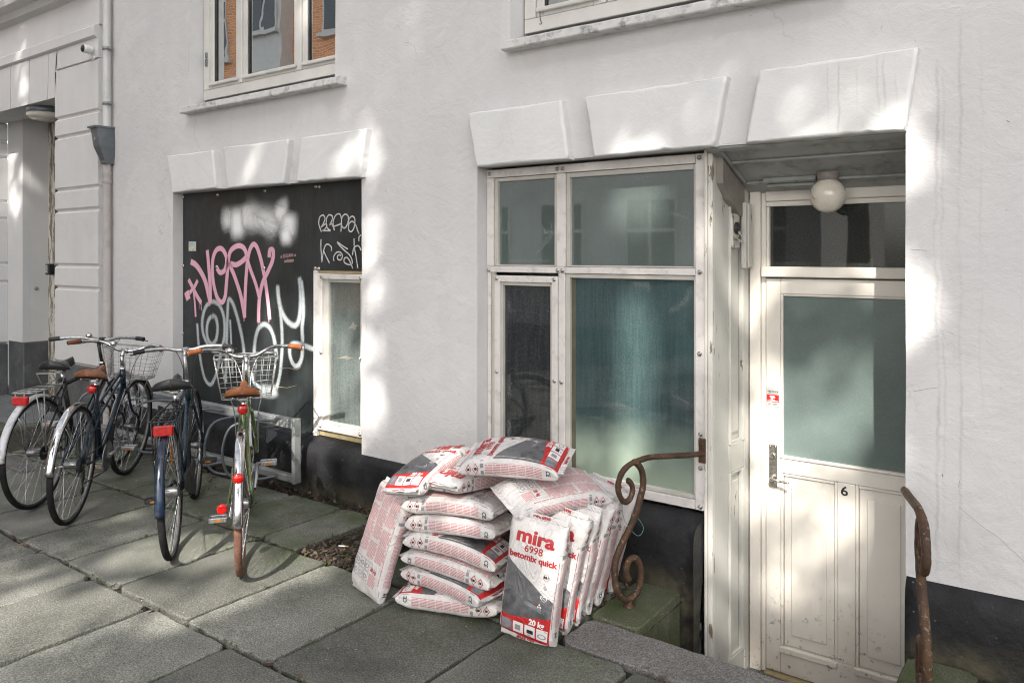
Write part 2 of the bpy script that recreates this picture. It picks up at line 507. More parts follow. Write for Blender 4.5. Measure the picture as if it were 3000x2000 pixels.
M['rust'] = make_rust()

def make_glass(name, tint, refl=.3, rough=.02, wav=.0, dust=None, film=None, streak=None):
    """window pane: dark (or frosted) body under a mirror-like surface, dust on top"""
    m, nt, p, out = new_mat(name); g = G(nt); v = g.pos()
    c = g.mix(g.ramp(g.noise(v, 2.2, 5), (.3, 0), (.7, 1)), tuple(q*.8 for q in tint), tuple(q*1.2 for q in tint))
    if streak:
        s1 = g.ramp(g.noise(g.pos((14, 14, .9)), 4, 6, .7), (.42, 0), (.8, 1))
        c = g.mix(g.math('MULTIPLY', s1, .35), c, streak)
        s2 = g.ramp(g.noise(g.pos((2, 1, 5)), 3, 6, .72, dist=2.0), (.60, 0), (.74, 1))
        c = g.mix(g.math('MULTIPLY', s2, .25), c, streak)
    if film:
        z = g.sep(v)[2]
        fm = g.mrange(g.math('ADD', z, g.math('MULTIPLY', g.math('SUBTRACT', g.noise(v, 3.2, 4), .5), .25)), film[2], film[1])
        c = g.mix(fm, c, film[0])
    if dust:
        dv = g.ramp(g.noise(v, 130, 3, .8), (.5, 0), (.75, 1))
        c = g.mix(g.math('MULTIPLY', dv, dust), c, (.35, .36, .34))
        dsp = g.math('MULTIPLY', g.ramp(g.vor(v, 30), (.0, 1), (.05, 0)), g.ramp(g.noise(v, 33, 1), (.6, 0), (.63, 1)))
        c = g.mix(dsp, c, (.5, .5, .48))
    g.link(c, p.inputs['Base Color'])
    p.inputs['Roughness'].default_value = .55
    p.inputs['Specular IOR Level'].default_value = .1
    gl = g.n('ShaderNodeBsdfGlossy'); gl.inputs['Roughness'].default_value = rough
    gl.inputs['Color'].default_value = (.95, .97, .96, 1)
    fr = g.n('ShaderNodeFresnel'); fr.inputs['IOR'].default_value = 1.5
    fac = g.math('MINIMUM', g.math('ADD', fr.outputs[0], refl), 1.0)
    mx = g.n('ShaderNodeMixShader'); g.link(fac, mx.inputs[0])
    g.link(p.outputs[0], mx.inputs[1]); g.link(gl.outputs[0], mx.inputs[2])
    g.link(mx.outputs[0], out.inputs['Surface'])
    if wav:
        b = g.bump(g.noise(v, 2.2, 2, .4), wav, .05)
        g.link(b, gl.inputs['Normal'])
    return m
M['upper_glass'] = make_glass('upper_window_glass', (.02, .022, .025), .62, .0, .03)
M['shop_upper'] = make_glass('frosted_upper_pane', (.085, .108, .100), .14, .02, .010, .10, streak=(.10, .135, .125))
M['shop_side'] = make_glass('dark_pane', (.016, .018, .02), .02, .03, .012, .15, streak=(.09, .09, .09))
M['shop_main'] = make_glass('teal_pane', (.030, .058, .060), .015, .04, .012, .12, film=((.26, .32, .255), .44, .84), streak=(.09, .14, .14))
M['door_glass'] = make_glass('frosted_door_glass', (.108, .142, .132), .0, .2, 0, .15)
M['transom'] = make_glass('transom_glass', (.018, .02, .018), .0, .02, .012, .12)
M['small_glass'] = make_glass('small_pane', (.085, .105, .10), .05, .03, .02, .5, streak=(.25, .27, .25))

def make_panel():
    m, nt, p, out = new_mat('black_board'); g = G(nt); v = g.pos()
    c = g.mix(g.ramp(g.noise(v, 3, 5), (.3, 0), (.7, 1)), (.013, .016, .017), (.032, .038, .04))
    s1 = g.ramp(g.noise(g.pos((12, 12, 1)), 3, 5, .7), (.5, 0), (.8, 1))
    c = g.mix(g.math('MULTIPLY', s1, .3), c, (.085, .10, .08))
    sp = g.math('MULTIPLY', g.ramp(g.vor(v, 26), (.0, 1), (.07, 0)), g.ramp(g.noise(v, 29, 1), (.6, 0), (.63, 1)))
    c = g.mix(sp, c, (.4, .4, .4))
    g.link(c, p.inputs['Base Color'])
    g.link(g.ramp(g.noise(v, 14, 4), (.3, .28), (.7, .5)), p.inputs['Roughness'])
    g.link(g.bump(g.noise(v, 160, 3), .2, .002), p.inputs['Normal'])
    return m
M['board'] = make_panel()
def make_spray(name, col, op=.9, soft=.25, grain=.3):
    m, nt, p, out = new_mat(name); g = G(nt)
    uv = g.n('ShaderNodeTexCoord').outputs['UV']; q = g.sep(uv); x = q[0]
    d = g.math('MULTIPLY', g.math('ABSOLUTE', g.math('SUBTRACT', x, .5)), 2)
    a = g.math('MULTIPLY', g.mrange(d, 1.0, 1.0-soft), g.mrange(q[1], 0, soft*.5+.06))
    n = g.ramp(g.noise(g.pos(), 190, 3, .8), (.3, 1-grain), (.6, 1))
    a = g.math('MULTIPLY', g.math('MULTIPLY', a, n), op)
    p.inputs['Base Color'].default_value = (*col, 1); p.inputs['Roughness'].default_value = .5
    tr = g.n('ShaderNodeBsdfTransparent'); mx = g.n('ShaderNodeMixShader')
    g.link(a, mx.inputs[0]); g.link(tr.outputs[0], mx.inputs[1]); g.link(p.outputs[0], mx.inputs[2])
    g.link(mx.outputs[0], out.inputs['Surface'])
    return m
M['spray_pink'] = make_spray('pink_spray', (.76, .42, .52), .93, .30, .12)
M['spray_pale'] = make_spray('pale_spray', (.64, .69, .71), .72, .8, .45)
M['spray_cloud'] = make_spray('white_spray_cloud', (.86, .86, .86), 1.0, .85, .1)
M['smear'] = make_spray('dust_smear', (.35, .37, .36), .20, 1.0, .6)
M['marker'] = make_spray('white_marker', (.6, .6, .6), .92, .3, .2)

# ---------------------------------------------------------------- the white building
def jit(p, a=.004, s=6.0):
    n = noise.noise_vector(Vector(p)*s)
    return Vector((p[0]+n.x*a, p[1]+n.y*a, p[2]+n.z*a))
def wall_grid(x0, x1, z0, z1, openings, step=.06, amp=.0035, y=0.0):
    def lines(a, b, fixed):
        L = sorted(set([a, b] + [f for f in fixed if a < f < b])); out = []
        for p, q in zip(L, L[1:]):
            k = max(1, round((q-p)/step)); out += [p + (q-p)*i/k for i in range(k)]
        return out + [b]
    X = lines(x0, x1, [o[0] for o in openings] + [o[1] for o in openings])
    Z = lines(z0, z1, [o[2] for o in openings] + [o[3] for o in openings])
    mb = MB(); idx = {}
    def v(i, k):
        if (i, k) not in idx:
            p = Vector((X[i], y, Z[k]))
            n1 = noise.noise_vector(p*2.3)*amp + noise.noise_vector(p*11)*amp*.5
            idx[i, k] = len(mb.v); mb.v.append((p.x+n1.x*.8, y+n1.y, p.z+n1.z*.8))
        return idx[i, k]
    def inside(i, k):
        cx, cz = (X[i]+X[i+1])/2, (Z[k]+Z[k+1])/2
        for o in openings:
            if o[0] < cx < o[1] and o[2] < cz < o[3]: return o
        return None
    nx, nz = len(X)-1, len(Z)-1
    for i in range(nx):
        for k in range(nz):
            o = inside(i, k)
            if not o:
                mb.face((v(i,k), v(i+1,k), v(i+1,k+1), v(i,k+1)), 0, None, True)
            else:
                for di, dk, a, b in ((-1,0,(i,k+1),(i,k)), (1,0,(i+1,k),(i+1,k+1)), (0,-1,(i,k),(i+1,k)), (0,1,(i+1,k+1),(i,k+1))):
                    ii, kk = i+di, k+dk
                    if 0 <= ii < nx and 0 <= kk < nz and not inside(ii, kk):
                        pa, pb = mb.v[v(*a)], mb.v[v(*b)]
                        mb.quad([pa, pb, (X[b[0]], o[4], Z[b[1]]), (X[a[0]], o[4], Z[a[1]])])
    return mb
house = thing('white_building', 'white rendered building with graffiti boarded window and recessed shop door over a black plinth', 'building', (0,0,0))
OPEN = [(-5.987, -3.779, .30, 2.095, .11), (-5.752, -4.034, 2.775, 4.45, .16), (-2.592, -.875, 2.785, 4.45, .16), (-2.827, -.607, .30, 2.10, .14)]
wb = wall_grid(-6.985, 4.2, .30, 6.6, OPEN)
wb.quad([(-6.985, 0, .0), (-6.985, .3, .0), (-6.985, .3, 6.6), (-6.985, 0, 6.6)])
wb.quad([(4.2, 0, .0), (4.2, .3, .0), (4.2, .3, 6.6), (4.2, 0, 6.6)])
wb.box(-6.98, 4.2, .6, .7, -.6, 6.6)            # back wall of the rooms, closes the house
wb.box(-.603, -.5, .141, .6, -.6, 2.2)          # right cheek of the doorway
wb.box(-6.98, 4.2, .002, .7, 6.6, 6.7)
def wall_y(x, z):
    p = Vector((x, 0, z)); return (noise.noise_vector(p*2.3)*.0035 + noise.noise_vector(p*11)*.00175).y
def on_wall(pts, w, mi):
    wb.ribbon([(x, wall_y(x, z), z) for x, z in pts], w, (0, -1, 0), .0016, mi)
rnd = random.Random(2)
for _ in range(210):                                   # trowel nicks and scratches in the render
    x, z = rnd.uniform(-6.9, 1.6), rnd.uniform(.4, 3.9)
    if any(o[0]-.04 < x < o[1]+.04 and o[2]-.04 < z < o[3]+.04 for o in OPEN): continue
    a = rnd.choice((rnd.gauss(.5, .4), rnd.gauss(-1.2, .3))); L = rnd.uniform(.006, .03)
    on_wall([(x, z), (x+math.cos(a)*L*.5, z+math.sin(a)*L*.5+rnd.uniform(-.004, .004)), (x+math.cos(a)*L, z+math.sin(a)*L)], rnd.uniform(.0015, .0034), rnd.choice((1, 2, 2)))
def crack(x, z, a, L, w=.0018):
    P = [(x, z)]
    for _ in range(int(L/.03)):
        a += rnd.gauss(0, .35)*.6; x += math.cos(a)*.03; z += math.sin(a)*.03; P.append((x, z))
    on_wall(P, w, 1)
crack(-5.66, 2.68, -1.75, .34, .0012); crack(-.42, .62, -.5, .36, .0010); crack(-5.78, 3.08, .05, .02); crack(.1, 1.9, -.9, .3, .001); crack(-3.4, 2.9, -.3, .16, .0012); crack(-.58, 1.05, .1, .10, .0012); crack(-.59, 1.62, .05, .07, .0012)
wb.build('wall', [M['stucco'], simple('crack_grey', (.16, .15, .145), .9), simple('scuffed_render', (.40, .39, .375), .9)], house)  # dark grey for cracks and nicks, paler grey for scuffs

def wedge(poly, name='keystone'):
    """moulded plaster voussoir, front chamfered, outline slightly uneven"""
    P = []
    n = len(poly)
    for i in range(n):
        a, b = Vector(poly[i]), Vector(poly[(i+1) % n]); k = max(2, int((b-a).length/.03))
        P += [a + (b-a)*j/k for j in range(k)]
    c = sum(P, Vector((0,0)))/len(P); mb = MB(); N = len(P)
    for y, sc in ((.006, 0), (-.044, 0), (-.053, .005), (-.056, .013)):
        for p in P:
            q = noise.noise_vector(Vector((p.x*14, y*30, p.y*14)))
            d = (c-p); d.normalize(); ch = max(0, noise.noise(Vector((p.x*26, p.y*26, 4)))-.32)*.03; pp = p + d*(sc*1.2 + ch*(1 if y < -.03 else 0))
            mb.v.append((pp.x+q.x*.0036, y+q.y*.002, pp.y+q.z*.0036))
    for r in range(3):
        for i in range(N):
            j = (i+1) % N; mb.face((r*N+i, r*N+j, (r+1)*N+j, (r+1)*N+i), 0, None, r > 0)
    mb.face([3*N+i for i in range(N)])
    return mb.build(name, M['wedge'], house)
ZB, ZT = 2.090, 2.39
for a in ([(-5.985,ZT),(-5.354,ZT-.004),(-5.303,ZB+.008),(-5.912,ZB)], [(-5.216,ZT+.008),(-4.453,ZT),(-4.506,ZB+.002),(-5.16,ZB)], [(-4.326,ZT+.002),(-3.685,ZT+.002),(-3.738,ZB),(-4.368,ZB+.003)],
          [(-2.857,2.40),(-2.224,2.40),(-2.178,2.093),(-2.797,2.092)], [(-2.083,2.402),(-1.333,2.408),(-1.395,2.095),(-2.033,2.092)], [(-1.188,2.412),(-.553,2.416),(-.602,2.095),(-1.248,2.096)]):
    wedge(a, 'voussoir')

# black plinth with a rounded top that slopes back under the windows
PROF = [(-.046,-.62), (-.046,.0), (-.047,.14), (-.046,.23), (-.040,.275), (-.024,.302), (-.004,.316), (.05,.336), (.10,.352)]
def plinth(x0, x1, top=0):
    mb = MB(); k = max(2, int((x1-x0)/.05)); n = len(PROF)
    for i in range(k+1):
        x = x0 + (x1-x0)*i/k
        for y, z in PROF:
            q = noise.noise_vector(Vector((x*4, y*9, z*6)))
            mb.v.append((x, y+q.y*.008, z+q.z*.006+top if z > -.1 else z))
    for i in range(k):
        for j in range(n-1):
            mb.face((i*n+j, (i+1)*n+j, (i+1)*n+j+1, i*n+j+1), 0, None, True)
    for i in (0, k):
        mb.face([i*n+j for j in range(n)])
    return mb
plinth(-6.985, -1.497).build('plinth', M['plinth'], house)
plinth(-.603, 4.2, -.008).build('plinth', M['plinth'], house)

def sill(x0, x1, z):
    mb = MB(); k = int((x1-x0)/.04)
    prof = [(.14, z+.02), (.14, z+.10), (.0, z+.062), (-.072, z+.049), (-.081, z+.043), (-.083, z+.006), (-.078, z), (.004, z)]
    n = len(prof)
    for i in range(k+1):
        x = x0+(x1-x0)*i/k
        for y, zz in prof:
            q = noise.noise_vector(Vector((x*9, y*20, zz*20)))
            mb.v.append((x+q.x*.002, y+q.y*.0025, zz+q.z*.003))
    for i in range(k):
        for j in range(n):
            j2 = (j+1) % n
            mb.face((i*n+j, (i+1)*n+j, (i+1)*n+j2, i*n+j2), 0, None, j in (1,2,3))
    for i in (0, k): mb.face([i*n+j for j in range(n)])
    return mb
def upper_window(x0, x1, zs, posts, hinge=None):
    """three-light timber window; posts = [(a, b), (c, d)] between the casements"""
    y = .12
    f = MB()
    f.box(x0, x1, y, y+.07, zs+.05, zs+.127, 0, .003)
    f.box(x0, x1, y, y+.07, zs+1.62, zs+1.70, 0, .003)
    edges = [x0] + [q for p in posts for q in p] + [x1]
    f.box(x0, x0+.075, y, y+.07, zs+.129, zs+1.618, 0, .003)
    f.box(x1-.075, x1, y, y+.07, zs+.129, zs+1.618, 0, .003)
    for a, b in posts: f.box(a, b, y-.004, y+.07, zs+.129, zs+1.618, 0, .003)
    w = f.build('window', M['frame'], house)
    sill(x0-.012 if x0 < -4 else x0-.015, x1+(.118 if x0 < -4 else .06), zs-.08).build('sill', M['sill'], w)
    spans = [(x0+.077, posts[0][0]-.002), (posts[0][1]+.002, posts[1][0]-.002), (posts[1][1]+.002, x1-.077)]
    for a, b in spans:
        c = MB(); z0, z1 = zs+.131, zs+1.616; t = .048
        c.box(a, a+t, y+.008, y+.055, z0, z1, 0, .003); c.box(b-t, b, y+.008, y+.055, z0, z1, 0, .003)
        c.box(a+t+.001, b-t-.001, y+.008, y+.055, z0, z0+.05, 0, .003); c.box(a+t+.001, b-t-.001, y+.008, y+.055, z1-.05, z1, 0, .003)
        c.box(a+.012, b-.012, y-.018, y+.007, z0+.022, z0+.046, 0, .004)           # drip rail
        for xx in (a+t+.0005, b-t-.0085): c.box(xx, xx+.008, y+.02, y+.03, z0+.051, z1-.051, 1)
        c.build('casement', [M['frame'], M['gasket']], w)
        g = MB(); nn = 10
        g.quad([(a+t, y+.034, z0+.05), (b-t, y+.034, z0+.05), (b-t, y+.034, z1-.05), (a+t, y+.034, z1-.05)])
        g.build('pane', M['upper_glass'], w)
    if hinge:
        h = MB(); h.box(hinge[0]-.011, hinge[0]+.011, y-.012, y+.01, hinge[1]-.06, hinge[1], 0, .004); h.box(hinge[0]-.011, hinge[0]+.011, y-.012, y+.01, hinge[1]+.004, hinge[1]+.05, 0, .004)
        h.build('hinge', M['zinc_dark'], w)
    return w
upper_window(-5.745, -4.034, 2.782, [(-5.272, -5.233), (-4.572, -4.53)], (-5.70, 3.16))
w2 = upper_window(-2.582, -.878, 2.792, [(-2.088, -2.055), (-1.40, -1.365)])
t = MB(); t.tube(smooth_path([(-2.455, .09, 2.94), (-2.45, .085, 2.90), (-2.425, .06, 2.86), (-2.41, .02, 2.845)]), .0025, 5); t.build('loose_wire', M['gasket'], w2)

# boarded window: black boards with graffiti, a narrow pane at the right
bd = MB()
bd.box(-5.984, -4.352, .085, .10, .345, 2.092, 0)
bd.box(-4.349, -3.78, .085, .10, 1.492, 2.092, 0)
bd.box(-5.97, -5.965, .083, .0845, .40, 2.08, 0)
PINK = [(0.05, [(-5.859, 1.538), (-5.803, 1.52), (-5.743, 1.478), (-5.666, 1.393), (-5.618, 1.286), (-5.594, 1.222)]), (0.044, [(-5.594, 1.222), (-5.594, 1.333), (-5.607, 1.456), (-5.623, 1.564), (-5.634, 1.626)]), (0.042, [(-5.501, 1.491), (-5.459, 1.458), (-5.397, 1.482), (-5.374, 1.565), (-5.428, 1.638), (-5.501, 1.638), (-5.551, 1.58), (-5.564, 1.488), (-5.551, 1.38), (-5.501, 1.266), (-5.436, 1.228), (-5.394, 1.277), (-5.376, 1.384), (-5.359, 1.505), (-5.346, 1.58), (-5.313, 1.633), (-5.237, 1.664), (-5.161, 1.652), (-5.122, 1.593), (-5.163, 1.554), (-5.25, 1.521), (-5.331, 1.523), (-5.275, 1.438), (-5.205, 1.313), (-5.163, 1.196), (-5.146, 1.13)]), (0.04, [(-5.146, 1.13), (-5.139, 1.271), (-5.124, 1.448), (-5.097, 1.595), (-5.049, 1.669), (-5.001, 1.661), (-4.954, 1.581), (-4.916, 1.48), (-4.884, 1.365), (-4.856, 1.223), (-4.842, 1.13)]), (0.04, [(-4.847, 1.584), (-4.838, 1.631), (-4.801, 1.627), (-4.806, 1.56), (-4.854, 1.484), (-4.923, 1.393), (-4.959, 1.291), (-4.971, 1.204), (-4.973, 1.102)]), (0.036, [(-5.114, 1.566), (-5.066, 1.478), (-5.006, 1.377), (-4.963, 1.277)]), (0.04, [(-5.893, 1.392), (-5.845, 1.342), (-5.781, 1.272), (-5.721, 1.217)]), (0.034, [(-5.77, 1.388), (-5.815, 1.337), (-5.887, 1.286), (-5.921, 1.261)]), (0.026, [(-5.823, 1.303), (-5.806, 1.202), (-5.795, 1.104)]), (0.075, [(-5.93, 1.257), (-5.91, 1.268), (-5.893, 1.274)]), (0.008, [(-5.596, 1.225), (-5.599, 1.194)]), (0.008, [(-5.149, 1.13), (-5.151, 1.096)]), (0.008, [(-4.847, 1.137), (-4.849, 1.105)]), (0.006, [(-5.734, 1.217), (-5.734, 1.165)]), (0.006, [(-5.712, 1.211), (-5.712, 1.155)]), (0.007, [(-4.973, 1.109), (-4.978, 1.081)])]
PALE = [(0.04, [(-5.776, 1.046), (-5.765, 0.936), (-5.743, 0.813), (-5.707, 0.69), (-5.661, 0.604), (-5.591, 0.577), (-5.527, 0.645), (-5.48, 0.756), (-5.449, 0.88)]), (0.045, [(-5.538, 1.116), (-5.599, 1.101), (-5.639, 1.037), (-5.634, 0.945), (-5.575, 0.896), (-5.517, 0.937), (-5.496, 1.03), (-5.522, 1.105), (-5.572, 1.121)]), (0.045, [(-5.626, 0.883), (-5.693, 0.972), (-5.704, 1.081), (-5.653, 1.189), (-5.554, 1.229), (-5.467, 1.199), (-5.412, 1.11), (-5.402, 0.989), (-5.433, 0.896), (-5.519, 0.845), (-5.607, 0.861)]), (0.045, [(-5.389, 0.612), (-5.382, 0.794), (-5.376, 0.961), (-5.366, 1.127), (-5.351, 1.249), (-5.3, 1.228), (-5.245, 1.133), (-5.195, 1.017), (-5.161, 0.9), (-5.146, 0.768), (-5.136, 0.636)]), (0.03, [(-5.331, 1.099), (-5.32, 0.964), (-5.305, 0.815), (-5.3, 0.68)]), (0.045, [(-5.03, 0.822), (-5.02, 0.939), (-4.987, 1.036), (-4.923, 1.083), (-4.854, 1.072), (-4.801, 1.011), (-4.774, 0.92), (-4.762, 0.843)]), (0.05, [(-4.751, 1.376), (-4.738, 1.284), (-4.706, 1.193), (-4.644, 1.126), (-4.563, 1.095), (-4.513, 1.132), (-4.492, 1.237), (-4.492, 1.347), (-4.505, 1.437)]), (0.042, [(-4.483, 1.416), (-4.466, 1.307), (-4.462, 1.183), (-4.475, 1.086), (-4.47, 0.99), (-4.475, 0.893), (-4.505, 0.829), (-4.556, 0.81), (-4.6, 0.856), (-4.613, 0.924), (-4.574, 0.966), (-4.477, 0.964), (-4.382, 0.948), (-4.324, 0.938)]), (0.04, [(-4.724, 1.228), (-4.706, 1.101), (-4.697, 0.975), (-4.706, 0.847), (-4.724, 0.733), (-4.762, 0.63)]), (0.1, [(-4.935, 0.598), (-4.842, 0.596), (-4.762, 0.616)]), (0.035, [(-5.054, 0.717), (-5.03, 0.647), (-4.935, 0.612)])]
CLOUD = [(0.16, [(-5.331, 1.934), (-5.351, 1.874), (-5.331, 1.806)]), (0.15, [(-5.25, 1.954), (-5.245, 1.864), (-5.24, 1.789), (-5.235, 1.722)]), (0.11, [(-5.122, 1.971), (-5.122, 1.89), (-5.112, 1.802)]), (0.24, [(-4.971, 1.944), (-5.006, 1.872), (-5.001, 1.785)]), (0.24, [(-4.877, 1.941), (-4.889, 1.855), (-4.935, 1.784)]), (0.12, [(-4.711, 1.991), (-4.702, 1.949), (-4.729, 1.886), (-4.762, 1.837)]), (0.15, [(-4.717, 1.815), (-4.628, 1.809), (-4.541, 1.797)]), (0.11, [(-4.684, 1.793), (-4.657, 1.736), (-4.653, 1.669)]), (0.18, [(-4.819, 1.853), (-4.842, 1.782)])]
MARK = [[(-4.266, 1.752), (-4.289, 1.794), (-4.295, 1.824), (-4.283, 1.857), (-4.249, 1.868), (-4.23, 1.845), (-4.249, 1.808), (-4.272, 1.786), (-4.227, 1.807), (-4.21, 1.796), (-4.233, 1.77), (-4.255, 1.763), (-4.171, 1.76)], [(-4.171, 1.76), (-4.21, 1.785), (-4.216, 1.837), (-4.191, 1.868), (-4.155, 1.858), (-4.16, 1.828), (-4.184, 1.799), (-4.16, 1.806), (-4.133, 1.761)], [(-4.133, 1.761), (-4.147, 1.813), (-4.125, 1.86), (-4.083, 1.872), (-4.064, 1.84), (-4.064, 1.796), (-4.069, 1.751)], [(-4.142, 1.789), (-4.1, 1.797), (-4.056, 1.809)], [(-4.066, 1.767), (-4.06, 1.84), (-4.032, 1.867), (-3.999, 1.857), (-3.997, 1.817), (-4.021, 1.781), (-4.046, 1.778), (-4.06, 1.796)], [(-3.999, 1.795), (-3.985, 1.838), (-3.955, 1.852), (-3.932, 1.833), (-3.939, 1.779), (-3.965, 1.751), (-3.991, 1.762), (-3.989, 1.802), (-3.957, 1.819), (-3.923, 1.793), (-3.905, 1.757), (-3.89, 1.734)], [(-4.27, 1.705), (-4.272, 1.651), (-4.266, 1.591), (-4.263, 1.546), (-4.247, 1.614), (-4.227, 1.658), (-4.199, 1.669), (-4.166, 1.651), (-4.162, 1.622)], [(-4.247, 1.632), (-4.216, 1.584), (-4.182, 1.539)], [(-4.136, 1.553), (-4.142, 1.58), (-4.116, 1.61), (-4.078, 1.615), (-4.053, 1.591), (-4.067, 1.564), (-4.096, 1.566), (-4.103, 1.586), (-4.083, 1.597), (-4.067, 1.588)], [(-3.997, 1.634), (-4.051, 1.657), (-4.105, 1.683), (-4.078, 1.657), (-4.029, 1.624), (-3.987, 1.599), (-3.96, 1.566), (-3.96, 1.537), (-3.997, 1.532), (-4.035, 1.548), (-4.032, 1.573), (-4.003, 1.577), (-3.976, 1.548), (-3.95, 1.505)], [(-3.939, 1.707), (-3.936, 1.649), (-3.918, 1.577), (-3.902, 1.508)], [(-3.955, 1.593), (-3.944, 1.635), (-3.918, 1.655), (-3.892, 1.653), (-3.869, 1.624)], [(-3.892, 1.685), (-3.89, 1.714), (-3.869, 1.728)]]
BOLTS = [(-5.979, 2.07), (-5.498, 2.065), (-4.9, 2.067), (-4.33, 2.068), (-4.297, 2.066), (-5.981, 1.507), (-5.99, 0.953), (-4.336, 1.503), (-4.301, 1.501), (-4.336, 0.947), (-4.351, 0.368), (-5.506, 1.503), (-4.912, 1.499)]

k = 0
for L, name, mi in ((CLOUD, 'c', 3), (PALE, 'w', 2), (PINK, 'p', 1)):
    for w, pts in L:
        k += 1
        P = smooth_path([(x, .085, z) for x, z in pts], 6)
        a, b = P[0], P[-1]                                  # rounded overshoot at both ends
        P = [a-(P[1]-a).normalized()*w*.3] + P + [b+(b-P[-2]).normalized()*w*.3]
        bd.ribbon(P, w*(1.7 if name == 'c' else 1.3 if name == 'w' else 1.14), (0, -1, 0), .0006+.00012*k, mi)
for pts in MARK:
    k += 1
    bd.ribbon(smooth_path([(x, .085, z) for x, z in pts], 5), .0115, (0, -1, 0), .0006+.00012*k, 4)
for body, cx, cz, sz in (('x DOAN x', -4.625, 1.59, .038), ('infinito', -4.615, 1.555, .038)):
    V, Fc = text_mesh(body, sz); k += 1
    bd.add([(cx+x, .085-.0006-.00012*k, cz+y+x*.08) for x, y in V], Fc, 5)
board = bd.build('window_board', [M['board'], M['spray_pink'], M['spray_pale'], M['spray_cloud'], M['marker'], simple('pink_marker', (.62, .40, .40), .5)], house)
st = MB(); st.box(-5.893, -5.79, .0795, .0825, 1.627, 1.703, 0); st.box(-5.889, -5.794, .079, .0794, 1.675, 1.699, 1)
st.build('paper_sticker', [simple('sticker_paper', (.5, .49, .40), .6, var=.25, vscale=60), simple('sticker_blue', (.35, .48, .55), .6)], board)
def bolt_mb(x, y, z, r=.0115):
    b = MB()
    b.lathe([(r*1.05, 0), (r, -.003), (r*.62, -.004), (r*.6, -.009), (r*.3, -.0095), (r*.28, -.006)], (x, y, z), 'y', 12)
    return b
def bolts(L, y, parent, r=.0115):
    for x, z in L: bolt_mb(x, y, z, r).build('bolt', M['steel'], parent)
bolts(BOLTS, .0845, board, .0125)

sw = MB()   # narrow side window of the boarded bay
sw.box(-4.351, -4.312, .078, .10, .345, 1.49, 0, .003)
sw.box(-4.308, -3.782, .095, .12, .352, .392, 2, .002)
sw.box(-4.308, -3.782, .090, .12, 1.470, 1.489, 2, .002)
for a in ((-4.309, -4.262, .395, 1.468), (-3.868, -3.782, .395, 1.468), (-4.260, -3.87, .395, .437), (-4.260, -3.87, 1.431, 1.468)): sw.box(a[0], a[1], .075, .10, a[2], a[3], 0, .003)
for a in ((-4.261, -4.212, .438, 1.43), (-3.895, -3.869, .438, 1.43), (-4.211, -3.896, .438, .458), (-4.211, -3.896, 1.41, 1.43)): sw.box(a[0], a[1], .092, .118, a[2], a[3], 1, .003)
side_win = sw.build('side_window', [M['alu'], M['bead'], M['yellow_wood']], house)
g = MB(); g.quad([(-4.213, .112, .456), (-3.894, .112, .456), (-3.894, .112, 1.412), (-4.213, .112, 1.412)]); g.build('pane', M['small_glass'], side_win)
for (x, z, wd, h, an) in ((-4.05, .905, .20, .028, .06), (-3.98, 1.12, .10, .06, .1)):
    tp = MB(); c, s = math.cos(an), math.sin(an)
    tp.quad([(x+c*u-s*q, .1105, z+s*u+c*q) for u, q in ((-wd/2, -h*.2), (-wd*.2, h*.15), (0, h/2), (wd*.2, h*.1), (wd/2, h*.1), (wd*.25, -h*.15), (wd*.1, -h/2), (-wd*.1, -h*.25))])
    tp.build('torn_tape', M['old_tape'], side_win)
bolts([(-4.262+.0, 1.448), (-3.872, 1.444), (-4.268, .926), (-3.873, .918), (-4.272, .423), (-3.876, .418)], .074, side_win)

# shop window
fw = MB(); Y = .085
fw.box(-2.824, -2.776, Y, Y+.02, 1.532, 2.038, 0, .002)
fw.box(-2.824, -2.80, Y+.004, Y+.02, .415, 1.497, 0, .002)
fw.box(-2.798, -2.769, Y+.010, Y+.025, .415, 1.497, 1, .002)
fw.box(-2.341, -2.286, Y, Y+.02, 1.532, 2.038, 0, .002)
fw.box(-2.331, -2.290, Y, Y+.02, .418, 1.497, 0, .002)
fw.box(-1.544, -1.492, Y, Y+.02, .3695, 2.085, 0, .002)
fw.box(-2.824, -1.546, Y, Y+.02, 2.040, 2.085, 0, .002)
fw.box(-2.824, -1.546, Y-.001, Y+.02, 1.498, 1.531, 0, .002)
fw.box(-2.824, -1.546, Y, Y+.02, .3695, .414, 0, .002)
for a in ((-2.774,-2.752,1.533,2.037), (-2.362,-2.343,1.533,2.037), (-2.284,-2.262,1.533,2.037), (-1.556,-1.5445,1.533,2.037), (-2.751,-2.363,2.016,2.037), (-2.751,-2.363,1.533,1.541), (-2.261,-1.557,2.012,2.037), (-2.261,-1.557,1.533,1.541),
          (-2.289,-2.262,.416,1.496), (-1.555,-1.5445,.416,1.496), (-2.261,-1.556,1.474,1.496), (-2.261,-1.556,.416,.436)):
    fw.box(a[0], a[1], Y+.008, Y+.035, a[2], a[3], 1, .002)
shop = fw.build('shop_window', [M['alu'], M['bead']], house)
cs = MB()
for a in ((-2.766,-2.728,.452,1.480), (-2.372,-2.334,.452,1.480), (-2.727,-2.373,1.443,1.480), (-2.727,-2.373,.452,.492)): cs.box(a[0], a[1], Y-.006, Y+.02, a[2], a[3], 0, .003)
for a in ((-2.727,-2.712,.493,1.442), (-2.388,-2.373,.493,1.442), (-2.711,-2.389,1.424,1.442), (-2.711,-2.389,.493,.51)): cs.box(a[0], a[1], Y+.006, Y+.03, a[2], a[3], 1, .002)
cs.build('casement', [M['alu'], M['bead']], shop)
